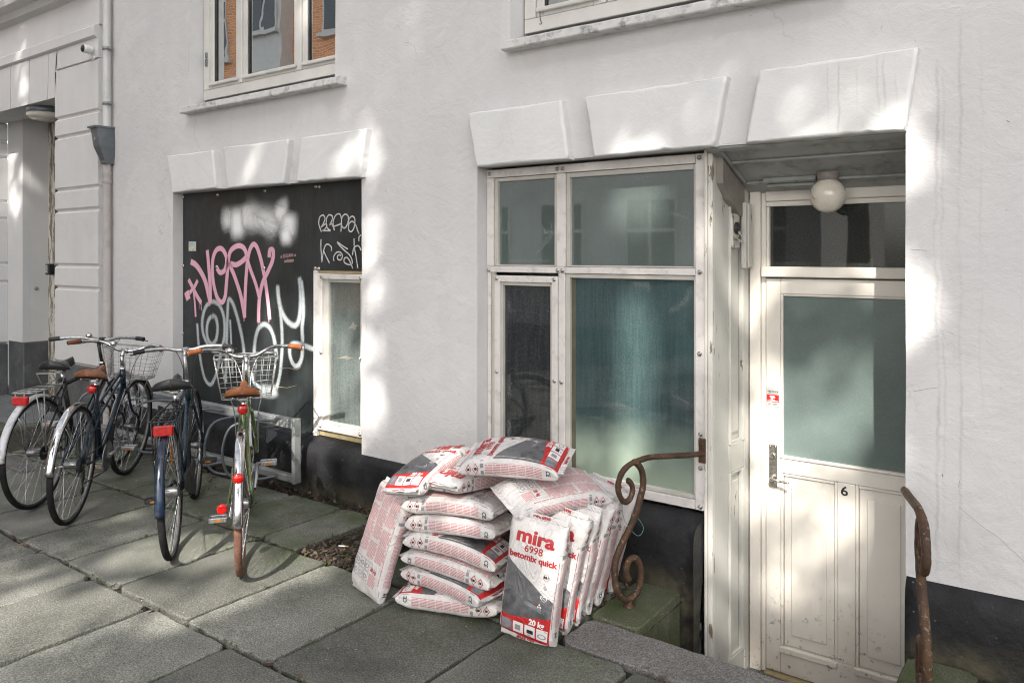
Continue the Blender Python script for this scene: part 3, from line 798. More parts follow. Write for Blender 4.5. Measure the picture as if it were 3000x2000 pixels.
for x0, x1, z0, z1, mm in ((-2.756,-2.36,1.535,2.02,'shop_upper'), (-2.266,-1.553,1.535,2.016,'shop_upper'), (-2.714,-2.386,.505,1.428,'shop_side'), (-2.266,-1.552,.43,1.48,'shop_main')):
    g = MB(); g.quad([(x0, Y+.028, z0), (x1, Y+.028, z0), (x1, Y+.028, z1), (x0, Y+.028, z1)])
    rs = random.Random(int(x0*100))
    for _ in range(9 if mm != 'shop_upper' else 4):       # wiped smears and a few scratches
        cx, cz, rr, a0 = rs.uniform(x0, x1), rs.uniform(z0, z1), rs.uniform(.1, .35), rs.uniform(0, 6.28)
        P = [(cx+rr*math.cos(a0+i*.1), cz+rr*.5*math.sin(a0+i*.1)) for i in range(rs.randint(6, 16))]
        P = [(max(x0+.03, min(x1-.03, x)), Y+.028, max(z0+.03, min(z1-.03, z))) for x, z in P]
        if (Vector(P[0])-Vector(P[-1])).length > .08: g.ribbon([p for i, p in enumerate(P) if i == 0 or (Vector(p)-Vector(P[i-1])).length > .002], rs.choice((.004, .03, .05)), (0, -1, 0), .0004+.0001*_, 1)
    g.build('pane', [M[mm], M['smear']], shop)
    if mm == 'shop_main':
        g = MB(); g.box(x0+.004, x0+.030, Y+.0262, Y+.0274, z0+.02, z1-.015); g.build('inner_frame', simple('inner_frame_paint', (.085, .085, .055), .6, var=.2), shop)
bolts([(-2.806, 1.511), (-2.339+.006, 1.513), (-2.302, 1.513), (-1.519, 1.515), (-2.75, 1.462), (-2.354, 1.462), (-2.353, .912), (-2.31, .911), (-1.519, 1.123), (-1.515, .737), (-1.515, .575), (-1.515, .389), (-2.8, 2.062), (-2.335, 2.062), (-2.30, 2.062), (-1.52, 2.064), (-2.749, .929)], Y-.0065, shop, .0105)

# doorway joinery: corner post, side panelling, ceiling, door frame
jp = MB()
jp.box(-1.490, -1.476, .062, .14, -.55, 2.098, 0, .003); jp.box(-1.4755, -1.452, .070, .14, -.55, 2.098, 0, .004)
jp.build('corner_post', M['wood_white'], house)
TP = Matrix.Translation((-1.452, .10, 0)) @ Matrix.Rotation(-.079, 4, 'Z')
sp = MB()
def pbox(d0, d1, n0, n1, z0, z1, mi=0): sp.box(n0, n1, d0, d1, z0, z1, mi, .003, TP)
pbox(.0, .385, -.05, -.022, -.55, 2.09)
pbox(.0, .085, -.0215, .0, -.55, 2.09); pbox(.0855, .16, -.0215, -.006, -.55, 2.09)
pbox(.33, .383, -.0215, .0, -.55, 1.98)
for z0, z1 in ((-.55, -.40), (.52, .66), (1.86, 2.0)): pbox(.1605, .3295, -.0215, -.003, z0, z1)
for z0, z1 in ((-.40, .52), (.66, 1.86)):
    pbox(.161, .176, -.0215, .004, z0, z1); pbox(.304, .3285, -.0215, .004, z0, z1)
    pbox(.1765, .3035, -.0215, -.004, z0, z0+.014); pbox(.1765, .3035, -.0215, -.004, z1-.014, z1)
    pbox(.197, .283, -.0215, -.010, z0+.05, z1-.05)
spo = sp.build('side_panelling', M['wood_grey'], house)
vb = MB(); vb.box(-.004, .012, .165, .25, 1.63, 1.80, 0, .004, TP)
vb.lathe([(.030, 0), (.030, .012), (.024, .014)], tuple(TP @ Vector((.012, .207, 1.73))), 'x', 16, 1)
vb.tube([TP @ Vector(p) for p in ((.016, .18, 1.68), (.05, .20, 1.66), (.016, .235, 1.68))], .006, 6, 0)
vb.quad([TP @ Vector(p) for p in ((.013, .18, 1.735), (.045, .207, 1.68), (.013, .238, 1.735))], 0)
vb.build('vent', [M['wood_white'], M['black']], spo)
sm = MB(); sm.box(.004, .030, .275, .345, 1.53, 1.86, 0, .005, TP); sm.box(.031, .040, .29, .33, 1.535, 1.855, 0, .004, TP)
sm.build('moulding_stub', M['wood_white'], spo)
bm_ = MB(); bm_.prism([(.115, 2.07), (.40, 1.945), (.40, 1.80), (.335, 1.79), (.27, 1.83), (.20, 1.865), (.115, 1.94)], 0, -1.45, -1.415)  # beam whose dark tone and slanting foot also stand for the lintel's shadow
bm_.build('porch_beam_and_shade', M['beam'], house)
cl = MB()
SL = math.atan2(-.20, .50)
TC = Matrix.Translation((0, .0, 2.108)) @ Matrix.Rotation(SL, 4, 'X')
cl.box(-1.475, -.6035, .0, .56, .0, .03, 0, 0, TC)
cl.box(-1.44, -.604, .012, .05, -.014, -.0005, 0, .004, TC)
cl.box(-1.39, -.604, .165, .185, -.012, -.0005, 0, .005, TC)
cl.box(-1.41, -1.39, .05, .40, -.012, -.0005, 0, .005, TC)
cl.box(-1.389, -.604, .385, .41, -.014, -.0005, 0, .005, TC)
cl.box(-1.30, -1.05, .36, .384, -.022, -.0005, 0, .003, TC); cl.box(-1.29, -1.06, .40, .42, -.03, -.0145, 0, .003, TC)
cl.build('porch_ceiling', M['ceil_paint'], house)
df = MB()
df.box(-1.418, -1.362, .475, .56, -.55, 1.93, 0, .004); df.box(-1.361, -1.338, .490, .56, -.55, 1.93, 0, .003)
df.box(-1.337, -.604, .478, .56, 1.868, 1.925, 0, .004); df.box(-1.337, -.604, .490, .56, 1.842, 1.867, 0, .003)
df.box(-1.352, -.604, .455, .56, 1.486, 1.538, 0, .004)
df.box(-1.337, -1.322, .495, .55, 1.539, 1.841, 0, .002)
dfo = df.build('door_frame', M['door_paint'], house)
g = MB(); g.quad([(-1.323, .515, 1.538), (-.604, .515, 1.538), (-.604, .515, 1.843), (-1.323, .515, 1.843)]); g.build('pane', M['transom'], dfo)
th = MB(); th.box(-1.337, -.604, .455, .56, -.56, -.503, 0, .004); th.build('threshold', M['yellow_wood'], dfo)

dr = MB(); DY = .482                                # door leaf
dr.box(-1.334, -1.262, DY, DY+.045, -.497, 1.478, 0, .003)
dr.box(-1.261, -.606, DY, DY+.045, 1.402, 1.478, 0, .003)
dr.box(-1.261, -.606, DY, DY+.045, .505, .578, 0, .003)
dr.box(-1.261, -.606, DY+.026, DY+.045, -.497, .504, 0)
dr.box(-.990, -.908, DY, DY+.0255, -.36, .504, 0, .003)
dr.box(-.662, -.606, DY, DY+.0255, -.36, .504, 0, .003)
dr.box(-1.261, -.606, DY, DY+.0255, -.497, -.361, 0, .003)
for a, b in ((-1.261, -.991), (-.907, -.663)):
    dr.box(a, a+.012, DY+.006, DY+.0255, -.36, .504, 0, .002); dr.box(b-.012, b, DY+.006, DY+.0255, -.36, .504, 0, .002)
    dr.box(a+.013, b-.013, DY+.006, DY+.0255, .490, .504, 0, .002)
    dr.box(a+.014, b-.014, DY+.016, DY+.0255, -.359, .488, 0, .003)
    dr.box(a+.05, b-.05, DY+.008, DY+.0155, -.30, .44, 0, .006)
    dr.box(a-.004, b+.004, DY-.012, DY-.0005, -.392, -.362, 0, .004)
dr.box(-1.261, -1.250, DY+.004, DY+.03, .579, 1.401, 0, .002); dr.box(-1.249, -.606, DY+.004, DY+.03, 1.392, 1.401, 0, .002)
dr.box(-1.262, -.606, DY-.008, DY+.03, .579, .592, 0, .004)
door = dr.build('door', M['door_paint'], house)
g = MB(); g.quad([(-1.252, DY+.016, .59), (-.606, DY+.016, .59), (-.606, DY+.016, 1.394), (-1.252, DY+.016, 1.394)]); g.build('pane', M['door_glass'], door)
V, Fc = text_mesh('6', .062, .0012)
n6 = MB(); n6.add([(-.957+x*1.15, DY-.0015, .465+y) for x, y in V], Fc); n6.build('house_number', M['ink'], door)
hp = MB(); hp.box(-1.318, -1.277, DY-.006, DY-.0005, .425, .642, 0, .003)
hp.lathe([(.016, 0), (.016, -.006), (.013, -.008)], (-1.297, DY-.006, .585), 'y', 18); hp.box(-1.3035, -1.2905, DY-.0165, DY-.0142, .572, .60, 1, .002)
for x in (-1.310, -1.285):
    for z in (.434, .632): hp.lathe([(.0035, 0), (.0028, -.0018)], (x, DY-.006, z), 'y', 8)
plate = hp.build('lock_plate', [M['brushed'], M['steel']], door)
hl = MB(); hl.lathe([(.013, 0), (.013, -.008), (.009, -.009), (.009, -.03)], (-1.297, DY-.006, .478), 'y', 16)
hl.tube(smooth_path([(-1.297, DY-.04, .478), (-1.285, DY-.050, .478), (-1.255, DY-.052, .476), (-1.205, DY-.050, .474)]), [.0085]*6+[.008]*6+[.006]*7, 10)
hl.build('handle', M['brushed'], door)
sk = MB(); sk.box(-1.330, -1.267, DY-.0032, DY-.0005, .833, .929, 0); sk.box(-1.3285, -1.2685, DY-.0038, DY-.0033, .856, .893, 1)
for x0, x1, z0, z1, mi in ((-.016, .012, .8655, .8680, 3), (-.027, .027, .8595, .8625, 3), (-.022, .022, .8985, .9000, 2), (-.022, -.012, .844, .847, 2), (.0, .022, .8465, .8478, 2), (.0, .019, .8425, .8438, 2)):
    sk.quad([(-1.2985+x0, DY-.0042, z0), (-1.2985+x1, DY-.0042, z0), (-1.2985+x1, DY-.0042, z1), (-1.2985+x0, DY-.0042, z1)], mi)   # lines of print too small to read
for body, cz, sz, mi, bo in (('verisure', .910, .0165, 2, .0002),):
    V, Fc = text_mesh(body, sz, bo); sk.add([(-1.2985+x, DY-.0045, cz+y) for x, y in V], Fc, mi)
sk.add([(-1.2985+x*.9, DY-.0045, .878+y) for x, y in ((-.018,.006),(-.014,.010),(.010,.008),(.014,.002),(.012,-.003),(.006,-.001),(.002,-.004),(-.002,-.009),(-.008,-.008),(-.006,-.003),(-.012,-.001))], [tuple(range(11))], 3)
sk.build('alarm_sticker', [simple('sticker_silver', (.42, .42, .40), .4), M['red_ink'], M['ink'], M['print_white']], door)

# opal globe lamp under the porch ceiling
LC = (-.994, .33, 1.874)
lamp = thing('globe_lamp', 'white glass globe lamp hanging under the porch ceiling above the door', 'lamp', LC)
lb = MB(); lb.lathe([(.03, .112), (.050, .110), (.048, .092), (.046, .070)], (0,0,0), 'z', 24); lb.build('base', M['beam'], lamp)
lg = MB(); lg.lathe([(.081*math.sin(PI*(i+.001)/24), .081*math.cos(PI*i/24)) for i in range(4, 25)], (0,0,0), 'z', 32); lg.build('globe', M['lamp_glass'], lamp)
ck = MB(); ck.tube([Vector((.0815*math.sin(a)*math.cos(b), .0815*math.sin(a)*math.sin(b), .0815*math.cos(a))) for a, b in ((1.0, -2.75), (1.15, -2.7), (1.35, -2.5), (1.6, -2.3), (1.8, -2.1))], .0018, 5); ck.build('crack', M['beam'], lamp)

# ---------------------------------------------------------------- neighbouring building on the left
nb = thing('neighbour_building', 'pale rusticated building beyond the drainpipe with a deep shaded entrance', 'building', (-8.5, 0, 0))
NR = rel((-8.5, 0, 0))
def course(x0, x1, z0, z1, y0=-.05, y1=.3, mb=None):
    """one rusticated block course with chamfered long edges"""
    c = .016
    mb.prism([(y1, z0), (y0+.02, z0), (y0, z0+c), (y0, z1-c), (y0+.02, z1), (y1, z1)], 0, x0, x1)
ps = MB()
Zc = [.585, 1.288, 1.496, 2.006, 2.204, 2.70, 2.88, 3.352]
for a, b in zip(Zc, Zc[1:]): course(-7.946, -7.112, a+.007, b-.007, mb=ps)
ps.box(-7.93, -7.125, -.03, .28, .58, 3.36)
ps.box(-7.111, -6.986, .03, .30, 0, 6.4)                 # back of the pipe recess
ps.build('pilaster', M['neighbour'], nb, NR)
lt = MB()
def vous(x0, x1, s0=0, s1=0): lt.prism([(x0, 3.3525 if x0 > -8.0 else 3.09), (x1, 3.3525 if x0 > -8.0 else 3.09), (x1+s1, 3.530), (x0+s0, 3.530)], 1, -.05, .30)
for a, b, s0, s1 in ((-7.94, -7.112, .03, 0), (-8.098, -7.953, .03, .06), (-8.50, -8.11, .01, .03), (-8.93, -8.512, 0, .01), (-9.36, -8.942, 0, 0), (-9.80, -9.372, 0, 0), (-10.4, -9.812, 0, 0)): vous(a, b, s0, s1)
lt.box(-10.4, -7.13, -.035, .3, 3.36, 3.525)
lt.build('lintel', M['neighbour'], nb, NR)
bt = MB()
bt.prism([(.3, 3.532), (-.055, 3.532), (-.075, 3.548), (-.075, 3.632), (-.055, 3.648), (.3, 3.648)], 0, -14, -7.13)
bt.prism([(.3, 3.650), (-.04, 3.650), (-.04, 3.94), (-.10, 3.97), (-.12, 4.03), (-.20, 4.06), (-.22, 4.12), (-.22, 4.20), (.3, 4.24)], 0, -14, -7.112)
bt.box(-14, -7.112, -.03, .3, 4.241, 6.4)
bt.box(-14, -10.401, -.048, .3, .585, 3.53)
bt.build('wall', M['neighbour'], nb, NR)
so = MB(); so.box(-10.0, -7.947, .0, .66, 3.10, 3.14, 0)
for y in (.12, .24, .40): so.box(-9.96, -7.95, y, y+.006, 3.093, 3.0995, 0)
so.build('soffit', M['neighbour'], nb, NR)
rv = MB()
rv.box(-9.965, -9.58, .32, .40, .62, 3.099); rv.box(-9.70, -9.578, .401, .62, .62, 3.099)
for a, b in zip([.585, 1.288, 1.496, 2.006, 2.204, 2.70, 2.88], [1.288, 1.496, 2.006, 2.204, 2.70, 2.88, 3.098]):
    rv.prism([(-10.39, a+.007), (-9.985, a+.007), (-9.967, a+.022), (-9.967, b-.022), (-9.985, b-.007), (-10.39, b-.007)], 1, -.045, .319)
rv.box(-10.38, -9.985, -.04, .3185, .6, 3.09)
rv.build('entrance_wall', M['neighbour'], nb, NR)
np_ = MB(); np_.box(-7.942, -7.116, -.042, .28, -.1, .583, 0, .012); np_.box(-9.958, -9.572, .325, .62, -.1, .618, 0, .01); np_.box(-14, -9.952, -.052, .318, -.1, .586, 0, .01)
np_.build('plinth', M['grey_plinth'], nb, NR)
nd = MB(); nd.box(-9.577, -9.40, .585, .66, -.1, 3.09, 0, .006); nd.box(-9.42, -9.36, .56, .60, -.1, 3.09, 0, .006); nd.box(-9.36, -8.2, .62, .66, 2.55, 3.09); nd.box(-8.2, -7.947, .58, .66, -.1, 3.09)
nd.build('door_frame', make_paint('peeling_frame_paint', (.62, .60, .54), True, pamt=.50), nb, NR)
nd = MB(); nd.box(-9.355, -8.205, .625, .66, -.1, 2.549, 0, .004)
for z in (.1, .95, 1.75): nd.box(-9.25, -8.31, .61, .6245, z, z+.65, 0, .008)
nd.build('door', M['grey_plinth'], nb, NR)
nb2 = MB(); nb2.lathe([(.022, 0), (.018, .012), (.006, .016)], (-9.577, .46, 1.215), 'x', 12); nb2.build('door_bell', M['zinc'], nb, NR)

lamp2 = thing('drum_lamp', 'round frosted drum lamp with a dark base under the neighbouring entrance soffit', 'lamp', (-8.58, .13, 3.04))
b = MB(); b.lathe([(.10, .058), (.165, .055), (.168, .0), (.16, -.01)], (0,0,0), 'z', 28); b.build('base', M['zinc_dark'], lamp2)
b = MB(); b.lathe([(.166, -.011), (.168, -.03), (.15, -.058), (.10, -.078), (.04, -.086), (.001, -.087)], (0,0,0), 'z', 28); b.build('diffuser', M['lamp_glass'], lamp2)
cm = thing('security_camera', 'small white round security camera with black face high beside the drainpipe', 'camera', (-7.19, -.06, 3.40))
b = MB(); b.lathe([(.030, 0), (.036, -.02), (.036, -.06), (.033, -.075)], (0, -.01, .02), 'y', 20); b.build('body', M['white_plastic'], cm)
b = MB(); b.lathe([(.033, -.0755), (.030, -.082), (.012, -.083), (.010, -.088), (.002, -.089)], (0, -.01, .02), 'y', 20); b.build('face', M['black'], cm)
b = MB(); b.tube([(0, .01, -.045), (.0, -.02, -.045), (0, -.035, -.02)], .008, 8); b.lathe([(.02, .012), (.02, .0)], (0, 0, -.045), 'y', 14); b.build('mount', M['white_plastic'], cm)
ks = thing('key_safe', 'dark grey key safe box with push buttons on the left entrance frame', 'key box', (-9.40, .53, 1.37))
b = MB(); b.box(-.045, .045, -.035, .03, 0, .125, 0, .008); b.build('body', M['black'], ks)
b = MB(); b.box(-.032, .032, -.042, -.0355, .02, .11, 0, .002)
for i in range(5):
    for x in (-.013, .013): b.box(x-.007, x+.007, -.047, -.0425, .028+i*.016, .038+i*.016, 1, .002)
b.build('keypad', [M['zinc'], M['white_plastic']], ks)

dp = thing('drainpipe', 'zinc drainpipe with a hopper head between the two buildings', 'drainpipe', (-6.955, -.05, 0))
b = MB(); b.lathe([(.0345, 2.66), (.0345, 6.4)], (0,0,0), 'z', 20); b.lathe([(.036, 4.2), (.038, 4.205), (.038, 4.24), (.036, 4.245)], (0,0,0), 'z', 20); b.build('upper_pipe', M['pipe_zinc'], dp)
b = MB(); b.lathe([(.033, -.02), (.033, 2.42)], (0,0,0), 'z', 20); b.lathe([(.035, 2.22), (.038, 2.226), (.038, 2.245), (.035, 2.25), (.036, 2.28), (.038, 2.295), (.038, 2.325), (.035, 2.33)], (0,0,0), 'z', 20); b.build('lower_pipe', M['pipe_paint'], dp)
for z in (2.62+.30, 3.40):
    b = MB(); b.lathe([(.035, z-.015), (.038, z-.014), (.038, z+.014), (.035, z+.015)], (0,0,0), 'z', 20); b.box(.036, .062, -.01, .01, z-.012, z+.012, 0, .002); b.lathe([(.008, 0), (.008, -.012)], (.05, -.01, z), 'y', 8); b.build('bracket', M['zinc'], dp)
hh = MB()
rings = [(2.705, -.095, .034, -.110, .06), (2.715, -.108, .042, -.120, .06), (2.700, -.108, .042, -.120, .06), (2.692, -.085, .036, -.100, .06), (2.54, -.066, .045, -.085, .06), (2.42, -.040, .038, -.04, .045), (2.39, -.038, .036, -.038, .045)]
for i, (z, xa, xb, ya, yb) in enumerate(rings):
    hh.v += [(xa, ya, z), (xb, ya, z), (xb, yb, z), (xa, yb, z)]
    if i:
        for k in range(4): hh.face(((i-1)*4+k, (i-1)*4+(k+1) % 4, i*4+(k+1) % 4, i*4+k))
hh.face((0, 1, 2, 3))
hho = hh.build('hopper_head', M['zinc_dark'], dp)
b = MB()
for k in range(8):
    a = PI*k/4; r = .034 if k % 2 == 0 else .014; r2 = .006
    b.quad([(-.02+r*math.cos(a), -.0970, 2.60+r*math.sin(a)), (-.02+.008*math.cos(a+.5), -.0985, 2.60+.008*math.sin(a+.5)), (-.02, -.1005, 2.60), (-.02+.008*math.cos(a-.5), -.0985, 2.60+.008*math.sin(a-.5))])
b.build('star_ornament', M['zinc'], hho)

# ---------------------------------------------------------------- ground
gs = MB()
for a in ((-60, -1.549, -4.6, .62), (-.59, 60, -4.6, .62), (-1.549, -.59, -4.6, -.51)): gs.quad([(a[0], a[2], -.030), (a[1], a[2], -.030), (a[1], a[3], -.030), (a[0], a[3], -.030)])
tag(gs.build('soil_bed', M['soil']), kind='structure')
def slab_mesh(mb, tones, x0, x1, y0, y1, gap=.0115, z=0.0, h=.05):
    """paving slab: worn edges, slightly uneven level"""
    x0 += gap*random.uniform(.4, 1.5); x1 -= gap*random.uniform(.4, 1.5); y0 += gap*random.uniform(.5, 1.7); y1 -= gap*random.uniform(.4, 1.4)
    z += random.uniform(-.003, .002); tx, ty = random.uniform(-.004, .004), random.uniform(-.004, .004)
    sd = random.uniform(0, 90)
    P = []
    C = [(x0, y0), (x1, y0), (x1, y1), (x0, y1)]
    for i in range(4):
        a, b_ = Vector(C[i]), Vector(C[(i+1) % 4]); k = max(3, int((b_-a).length/.03))
        for j in range(k):
            p = a + (b_-a)*j/k
            if j == 0: p = p + (Vector(((x0+x1)/2, (y0+y1)/2))-p).normalized()*random.choice((.003, .008, .016, .03))
            P.append(p)
    cx, cy = (x0+x1)/2, (y0+y1)/2; n = len(P); b = len(mb.v)
    for ins, zz in ((0, -h), (0, -.007), (.004, -.0015), (.011, 0)):
        for p in P:
            q = noise.noise_vector(Vector((p.x*9+sd, p.y*9, 1))) * .009 + noise.noise_vector(Vector((p.x*35+sd, p.y*35, 5))) * .004
            d = (Vector((cx, cy))-p).normalized(); pp = p + d*ins + Vector((q.x, q.y))
            mb.v.append((pp.x, pp.y, z+zz+tx*(pp.x-cx)+ty*(pp.y-cy)))
    f0 = len(mb.f)
    for r in range(3):
        for i in range(n):
            j = (i+1) % n; mb.face((b+r*n+i, b+r*n+j, b+(r+1)*n+j, b+(r+1)*n+i), 0, None, r > 0)
    mb.face([b+3*n+i for i in range(n)])
    tones += [random.random()]*(len(mb.f)-f0)
pv = MB(); tones = []
JA = [-7.20, -6.60, -6.02, -5.44, -4.855, -4.322, -3.79, -3.195, -2.605, -2.013, -1.43, -.85, -.27, .31, .9, 1.5, 2.1]
JB = [-7.5, -6.9, -6.31, -5.73, -5.15, -4.575, -4.0, -3.44, -2.845, -2.26, -1.68, -1.1, -.5, .1, .7, 1.3, 1.9]
JD = [x+.29 for x in JB]
for J, y0, y1 in ((JA, -1.584, -.772), (JB, -2.40, -1.588), (JD, -3.2, -2.404), (JB, -4.0, -3.204), (JD, -4.58, -4.004)):
    for a, b in zip(J, J[1:]):
        yy1 = y1
        slab_mesh(pv, tones, a, b, y0, yy1)
x = -14.0
while x < -7.21:
    for y0, y1 in ((-1.584, -.772), (-2.40, -1.588), (-3.2, -2.404), (-4.0, -3.204), (-4.58, -4.004)): slab_mesh(pv, tones, x, min(x+.6, -7.2 if y0 > -1.6 else -7.5), y0, y1)
    x += .6
for a, b, y0, y1 in ((-7.1, -6.5, -.768, -.06), (-6.5, -5.9, -.768, -.10), (-5.9, -5.3, -.768, -.12), (-5.3, -4.72, -.768, -.16), (-4.72, -4.30, -.768, -.14), (-4.30, -3.80, -.768, -.13), (-3.80, -3.475, -.768, -.12),
                     (-2.95, -2.40, -.768, -.10), (-2.40, -1.80, -.768, -.08), (-.34, .3, -.768, -.06), (.3, .9, -.768, -.06), (.9, 1.5, -.768, -.06)): slab_mesh(pv, tones, a, b, y0, y1, .008)
x = -14.0
while x < -8.15: slab_mesh(pv, tones, x, x+.6, -.768, -.06); x += .6
po = pv.build('pavement', M['slab'])
at = po.data.attributes.new('tone', 'FLOAT', 'FACE'); at.data.foreach_set('value', tones)
tag(po, kind='structure')
gb = MB(); tn = []
slab_mesh(gb, tn, -1.785, -.35, -.762, -.508, .003, .004, .3)
go = gb.build('granite_step', M['granite']); at = go.data.attributes.new('tone', 'FLOAT', 'FACE'); at.data.foreach_set('value', [.5]*len(tn))
tag(go, 'long grey granite slab edging the sunken doorway at number six', 'step')
def block(name, x0, x1, y0, y1, zt, label):
    b = MB(); tn = []
    slab_mesh(b, tn, x0, x1, y0, y1, .003, zt, .62)
    o = b.build(name, M['mossy']); at = o.data.attributes.new('tone', 'FLOAT', 'FACE'); at.data.foreach_set('value', [.45]*len(tn))
    return tag(o, label, 'stone block')
block('stone_block', -1.785, -1.549, -.506, -.045, .016, 'mossy stone block beside the cement bags carrying the scrolled rusty handrail')
block('stone_block', -.592, -.345, -.506, -.045, .016, 'mossy stone block at the bottom right carrying the plain side-on handrail')
wlb = MB()
wlb.box(-1.545, -.595, -.509, -.27, -.56, -.17, 0, .01); wlb.box(-1.545, -.595, -.269, -.03, -.56, -.34, 0, .01); wlb.box(-1.545, -.595, -.029, .60, -.60, -.515, 0, .005)
tag(wlb.build('entrance_steps', M['granite']), kind='structure')
gt = MB()                                                   # iron grating by the neighbour's entrance
for i in range(46): gt.box(-9.95+i*.04, -9.938+i*.04, -.34, .30, -.012, .004)
for j in range(17): gt.box(-9.96, -8.1, -.34+j*.04, -.334+j*.04, -.010, .0025)
tag(gt.build('door_grating', M['zinc']), 'steel grating mat on the ground in the left entrance', 'grating')
kb = MB(); kb.box(-7.6, -6.30, -1.0, -.90, -.03, .022, 0, .01)
tag(kb.build('kerb_stone', M['granite']), 'pale narrow edging stone behind the leftmost bicycle', 'kerb stone')
rd = MB(); rd.box(-60, 60, -4.72, -4.585, -.25, .0, 1, .015); rd.quad([(-60, -9.2, -.12), (60, -9.2, -.12), (60, -4.7, -.12), (-60, -4.7, -.12)], 0)
rd.box(-60, 60, -9.3, -9.18, -.25, .0, 1, .015); rd.quad([(-60, -11.2, -.005), (60, -11.2, -.005), (60, -9.3, -.005), (-60, -9.3, -.005)], 1)
tag(rd.build('road', [M['asphalt'], M['granite']]), kind='structure')
fg = MB(); fg.quad([(-250, -250, -.65), (250, -250, -.65), (250, 250, -.65), (-250, 250, -.65)]); tag(fg.build('ground', M['asphalt']), kind='structure')

# ---------------------------------------------------------------- across the street (buildings seen in the panes; unseen trees added to shade the scene)
def make_brick():
    m, nt, p, out = new_mat('orange_brick'); g = G(nt)
    tc = g.n('ShaderNodeTexCoord'); mp = g.n('ShaderNodeMapping'); mp.inputs['Rotation'].default_value = (R(90), 0, 0)
    g.link(tc.outputs['Object'], mp.inputs[0])
    bt = g.n('ShaderNodeTexBrick'); bt.inputs['Scale'].default_value = 1
    bt.inputs['Brick Width'].default_value = .24; bt.inputs['Row Height'].default_value = .075; bt.inputs['Mortar Size'].default_value = .007
    bt.inputs['Color1'].default_value = (.85, .36, .14, 1); bt.inputs['Color2'].default_value = (.66, .24, .09, 1); bt.inputs['Mortar'].default_value = (.75, .62, .48, 1)
    g.link(mp.outputs[0], bt.inputs['Vector']); g.link(bt.outputs['Color'], p.inputs['Base Color']); p.inputs['Roughness'].default_value = .8
    return m
M['brick'] = make_brick()
M['far_glass'] = simple('far_window_glass', (.03, .04, .05), .08)
def far_building(name, label, x0, x1, h, mw, mtrim, cols, bays=()):
    o = thing(name, label, 'building', ((x0+x1)/2, -11.2, 0)); RM = rel(((x0+x1)/2, -11.2, 0))
    b = MB(); b.box(x0, x1, -17, -11.2, -.1, h); b.build('wall', mw, o, RM)
    tr = MB()
    tr.box(x0, x1, -11.199, -11.10, 3.6, 3.85); tr.box(x0, x1, -11.199, -10.95, h-.3, h+.1)
    for z in (7.0, 10.2):
        if z < h: tr.box(x0, x1, -11.199, -11.12, z, z+.22)
    for a, c in bays: tr.box(a, c, -11.198, -10.72, 4.0, h-.5)
    tr.build('cornice', mtrim, o, RM)
    for (cx, cw, z0, z1, y) in cols:
        f = MB(); f.box(cx-cw/2, cx+cw/2, y-.02, y+.05, z0, z1, 0)
        f.box(cx-cw/2-.1, cx+cw/2+.1, y, y+.14, z0-.1, z0-.005, 0)
        w = f.build('window', mtrim, o, RM); g = MB()
        gx = [cx-cw/2+.07, cx-.04, cx+.04, cx+cw/2-.07]
        for a, c in ((0, 1), (2, 3)):
            for q0, q1 in ((z0+.08, z0+(z1-z0)*.62), (z0+(z1-z0)*.62+.08, z1-.08)): g.box(gx[a], gx[c], y+.051, y+.06, q0, q1, 0)
        g.build('pane', M['far_glass'], w, RM)
cols = [(x, 1.15, z, z+1.9, -11.2) for x in (-43, -40, -37, -34, -31, -28, -25.5, -23, -17.2) for z in (.9, 4.6, 7.9, 11)]
cols += [(-19.95, 1.25, z, z+2.0, -10.72) for z in (4.8, 8.2, 11.2)]
far_building('brick_building', 'orange brick building across the street reflected in the upper left window', -45, -15.4, 14, M['brick'], M['frame'], cols, [(-20.75, -19.15)])
cols = [(x, 1.2, z, z+1.9, -11.2) for x in (-14, -11.6, -9.6, -7.4, -5.4) for z in (.9, 4.4, 7.6)]
far_building('plastered_building', 'pale plastered building across the street reflected in the shop window', -15.38, -4.2, 10.5, M['neighbour'], M['frame'], cols)

M['bark'] = simple('bark', (.10, .085, .07), .9, var=.3, vscale=9, bump=.6, bscale=30)
M['leaf'] = simple('leaf', (.07, .10, .035), .6, var=.35, vscale=3)
# patches of the wall plane (x, z after following the sun) that the crowns leave open
def gp(x, y): return (x+.45*y, .95*y)
def dp_(x, y, z): return (x+.45*y, z+.95*y)
LIT = []
def lit(c, rx, rz, ang=0, k=1.0): LIT.append((c[0], c[1], rx, rz, math.radians(ang), k))
lit((-4.50,-1.73), .52, .13, 40)                       # pavement, front left
lit(gp(-4.05,-1.24), .22, .15, 20)
lit(gp(-3.28,-1.16), .52, .16, 62)
lit(gp(-3.66,-1.08), .40, .20, 0, .40)
lit((-4.40,.72), .66, .60, 0, .75)                     # graffiti board and green bicycle
lit((-3.68,1.15), .11, 1.0, 0, .17)                     # wall beside the board
lit((-3.76,2.16), .15, .12, 0, .16); lit((-4.9,2.13), .22, .09, 0, .05)
lit((-1.06,2.18), .22, .10, 0, .12); lit((-.69,2.16), .16, .10, 30, .22); lit((-1.93,2.12), .2, .07, 0, .06); lit((-1.42,2.16), .09, .09, 0, .08)
lit((-.54,1.7), .05, .5, 0, .04)
lit(dp_(-1.10,.48,1.50), .34, .12, 0, .45); lit(dp_(-1.10,.49,.80), .44, .22, 40, .95); lit(dp_(-1.16,.48,.28), .32, .36, 0, .6)
lit(dp_(-1.43,.3,.9), .16, 1.15, 0, .2); lit((-1.5,1.0), .05, 1.1, 0, .2)
lit(dp_(-1.86,.11,1.86), .18, .15); lit(dp_(-1.88,.11,.98), .12, .55, 0, 1); lit(dp_(-1.9,.11,.58), .36, .14, 0, .3)
lit((-2.5,-.25), .75, .4, 0, .10)
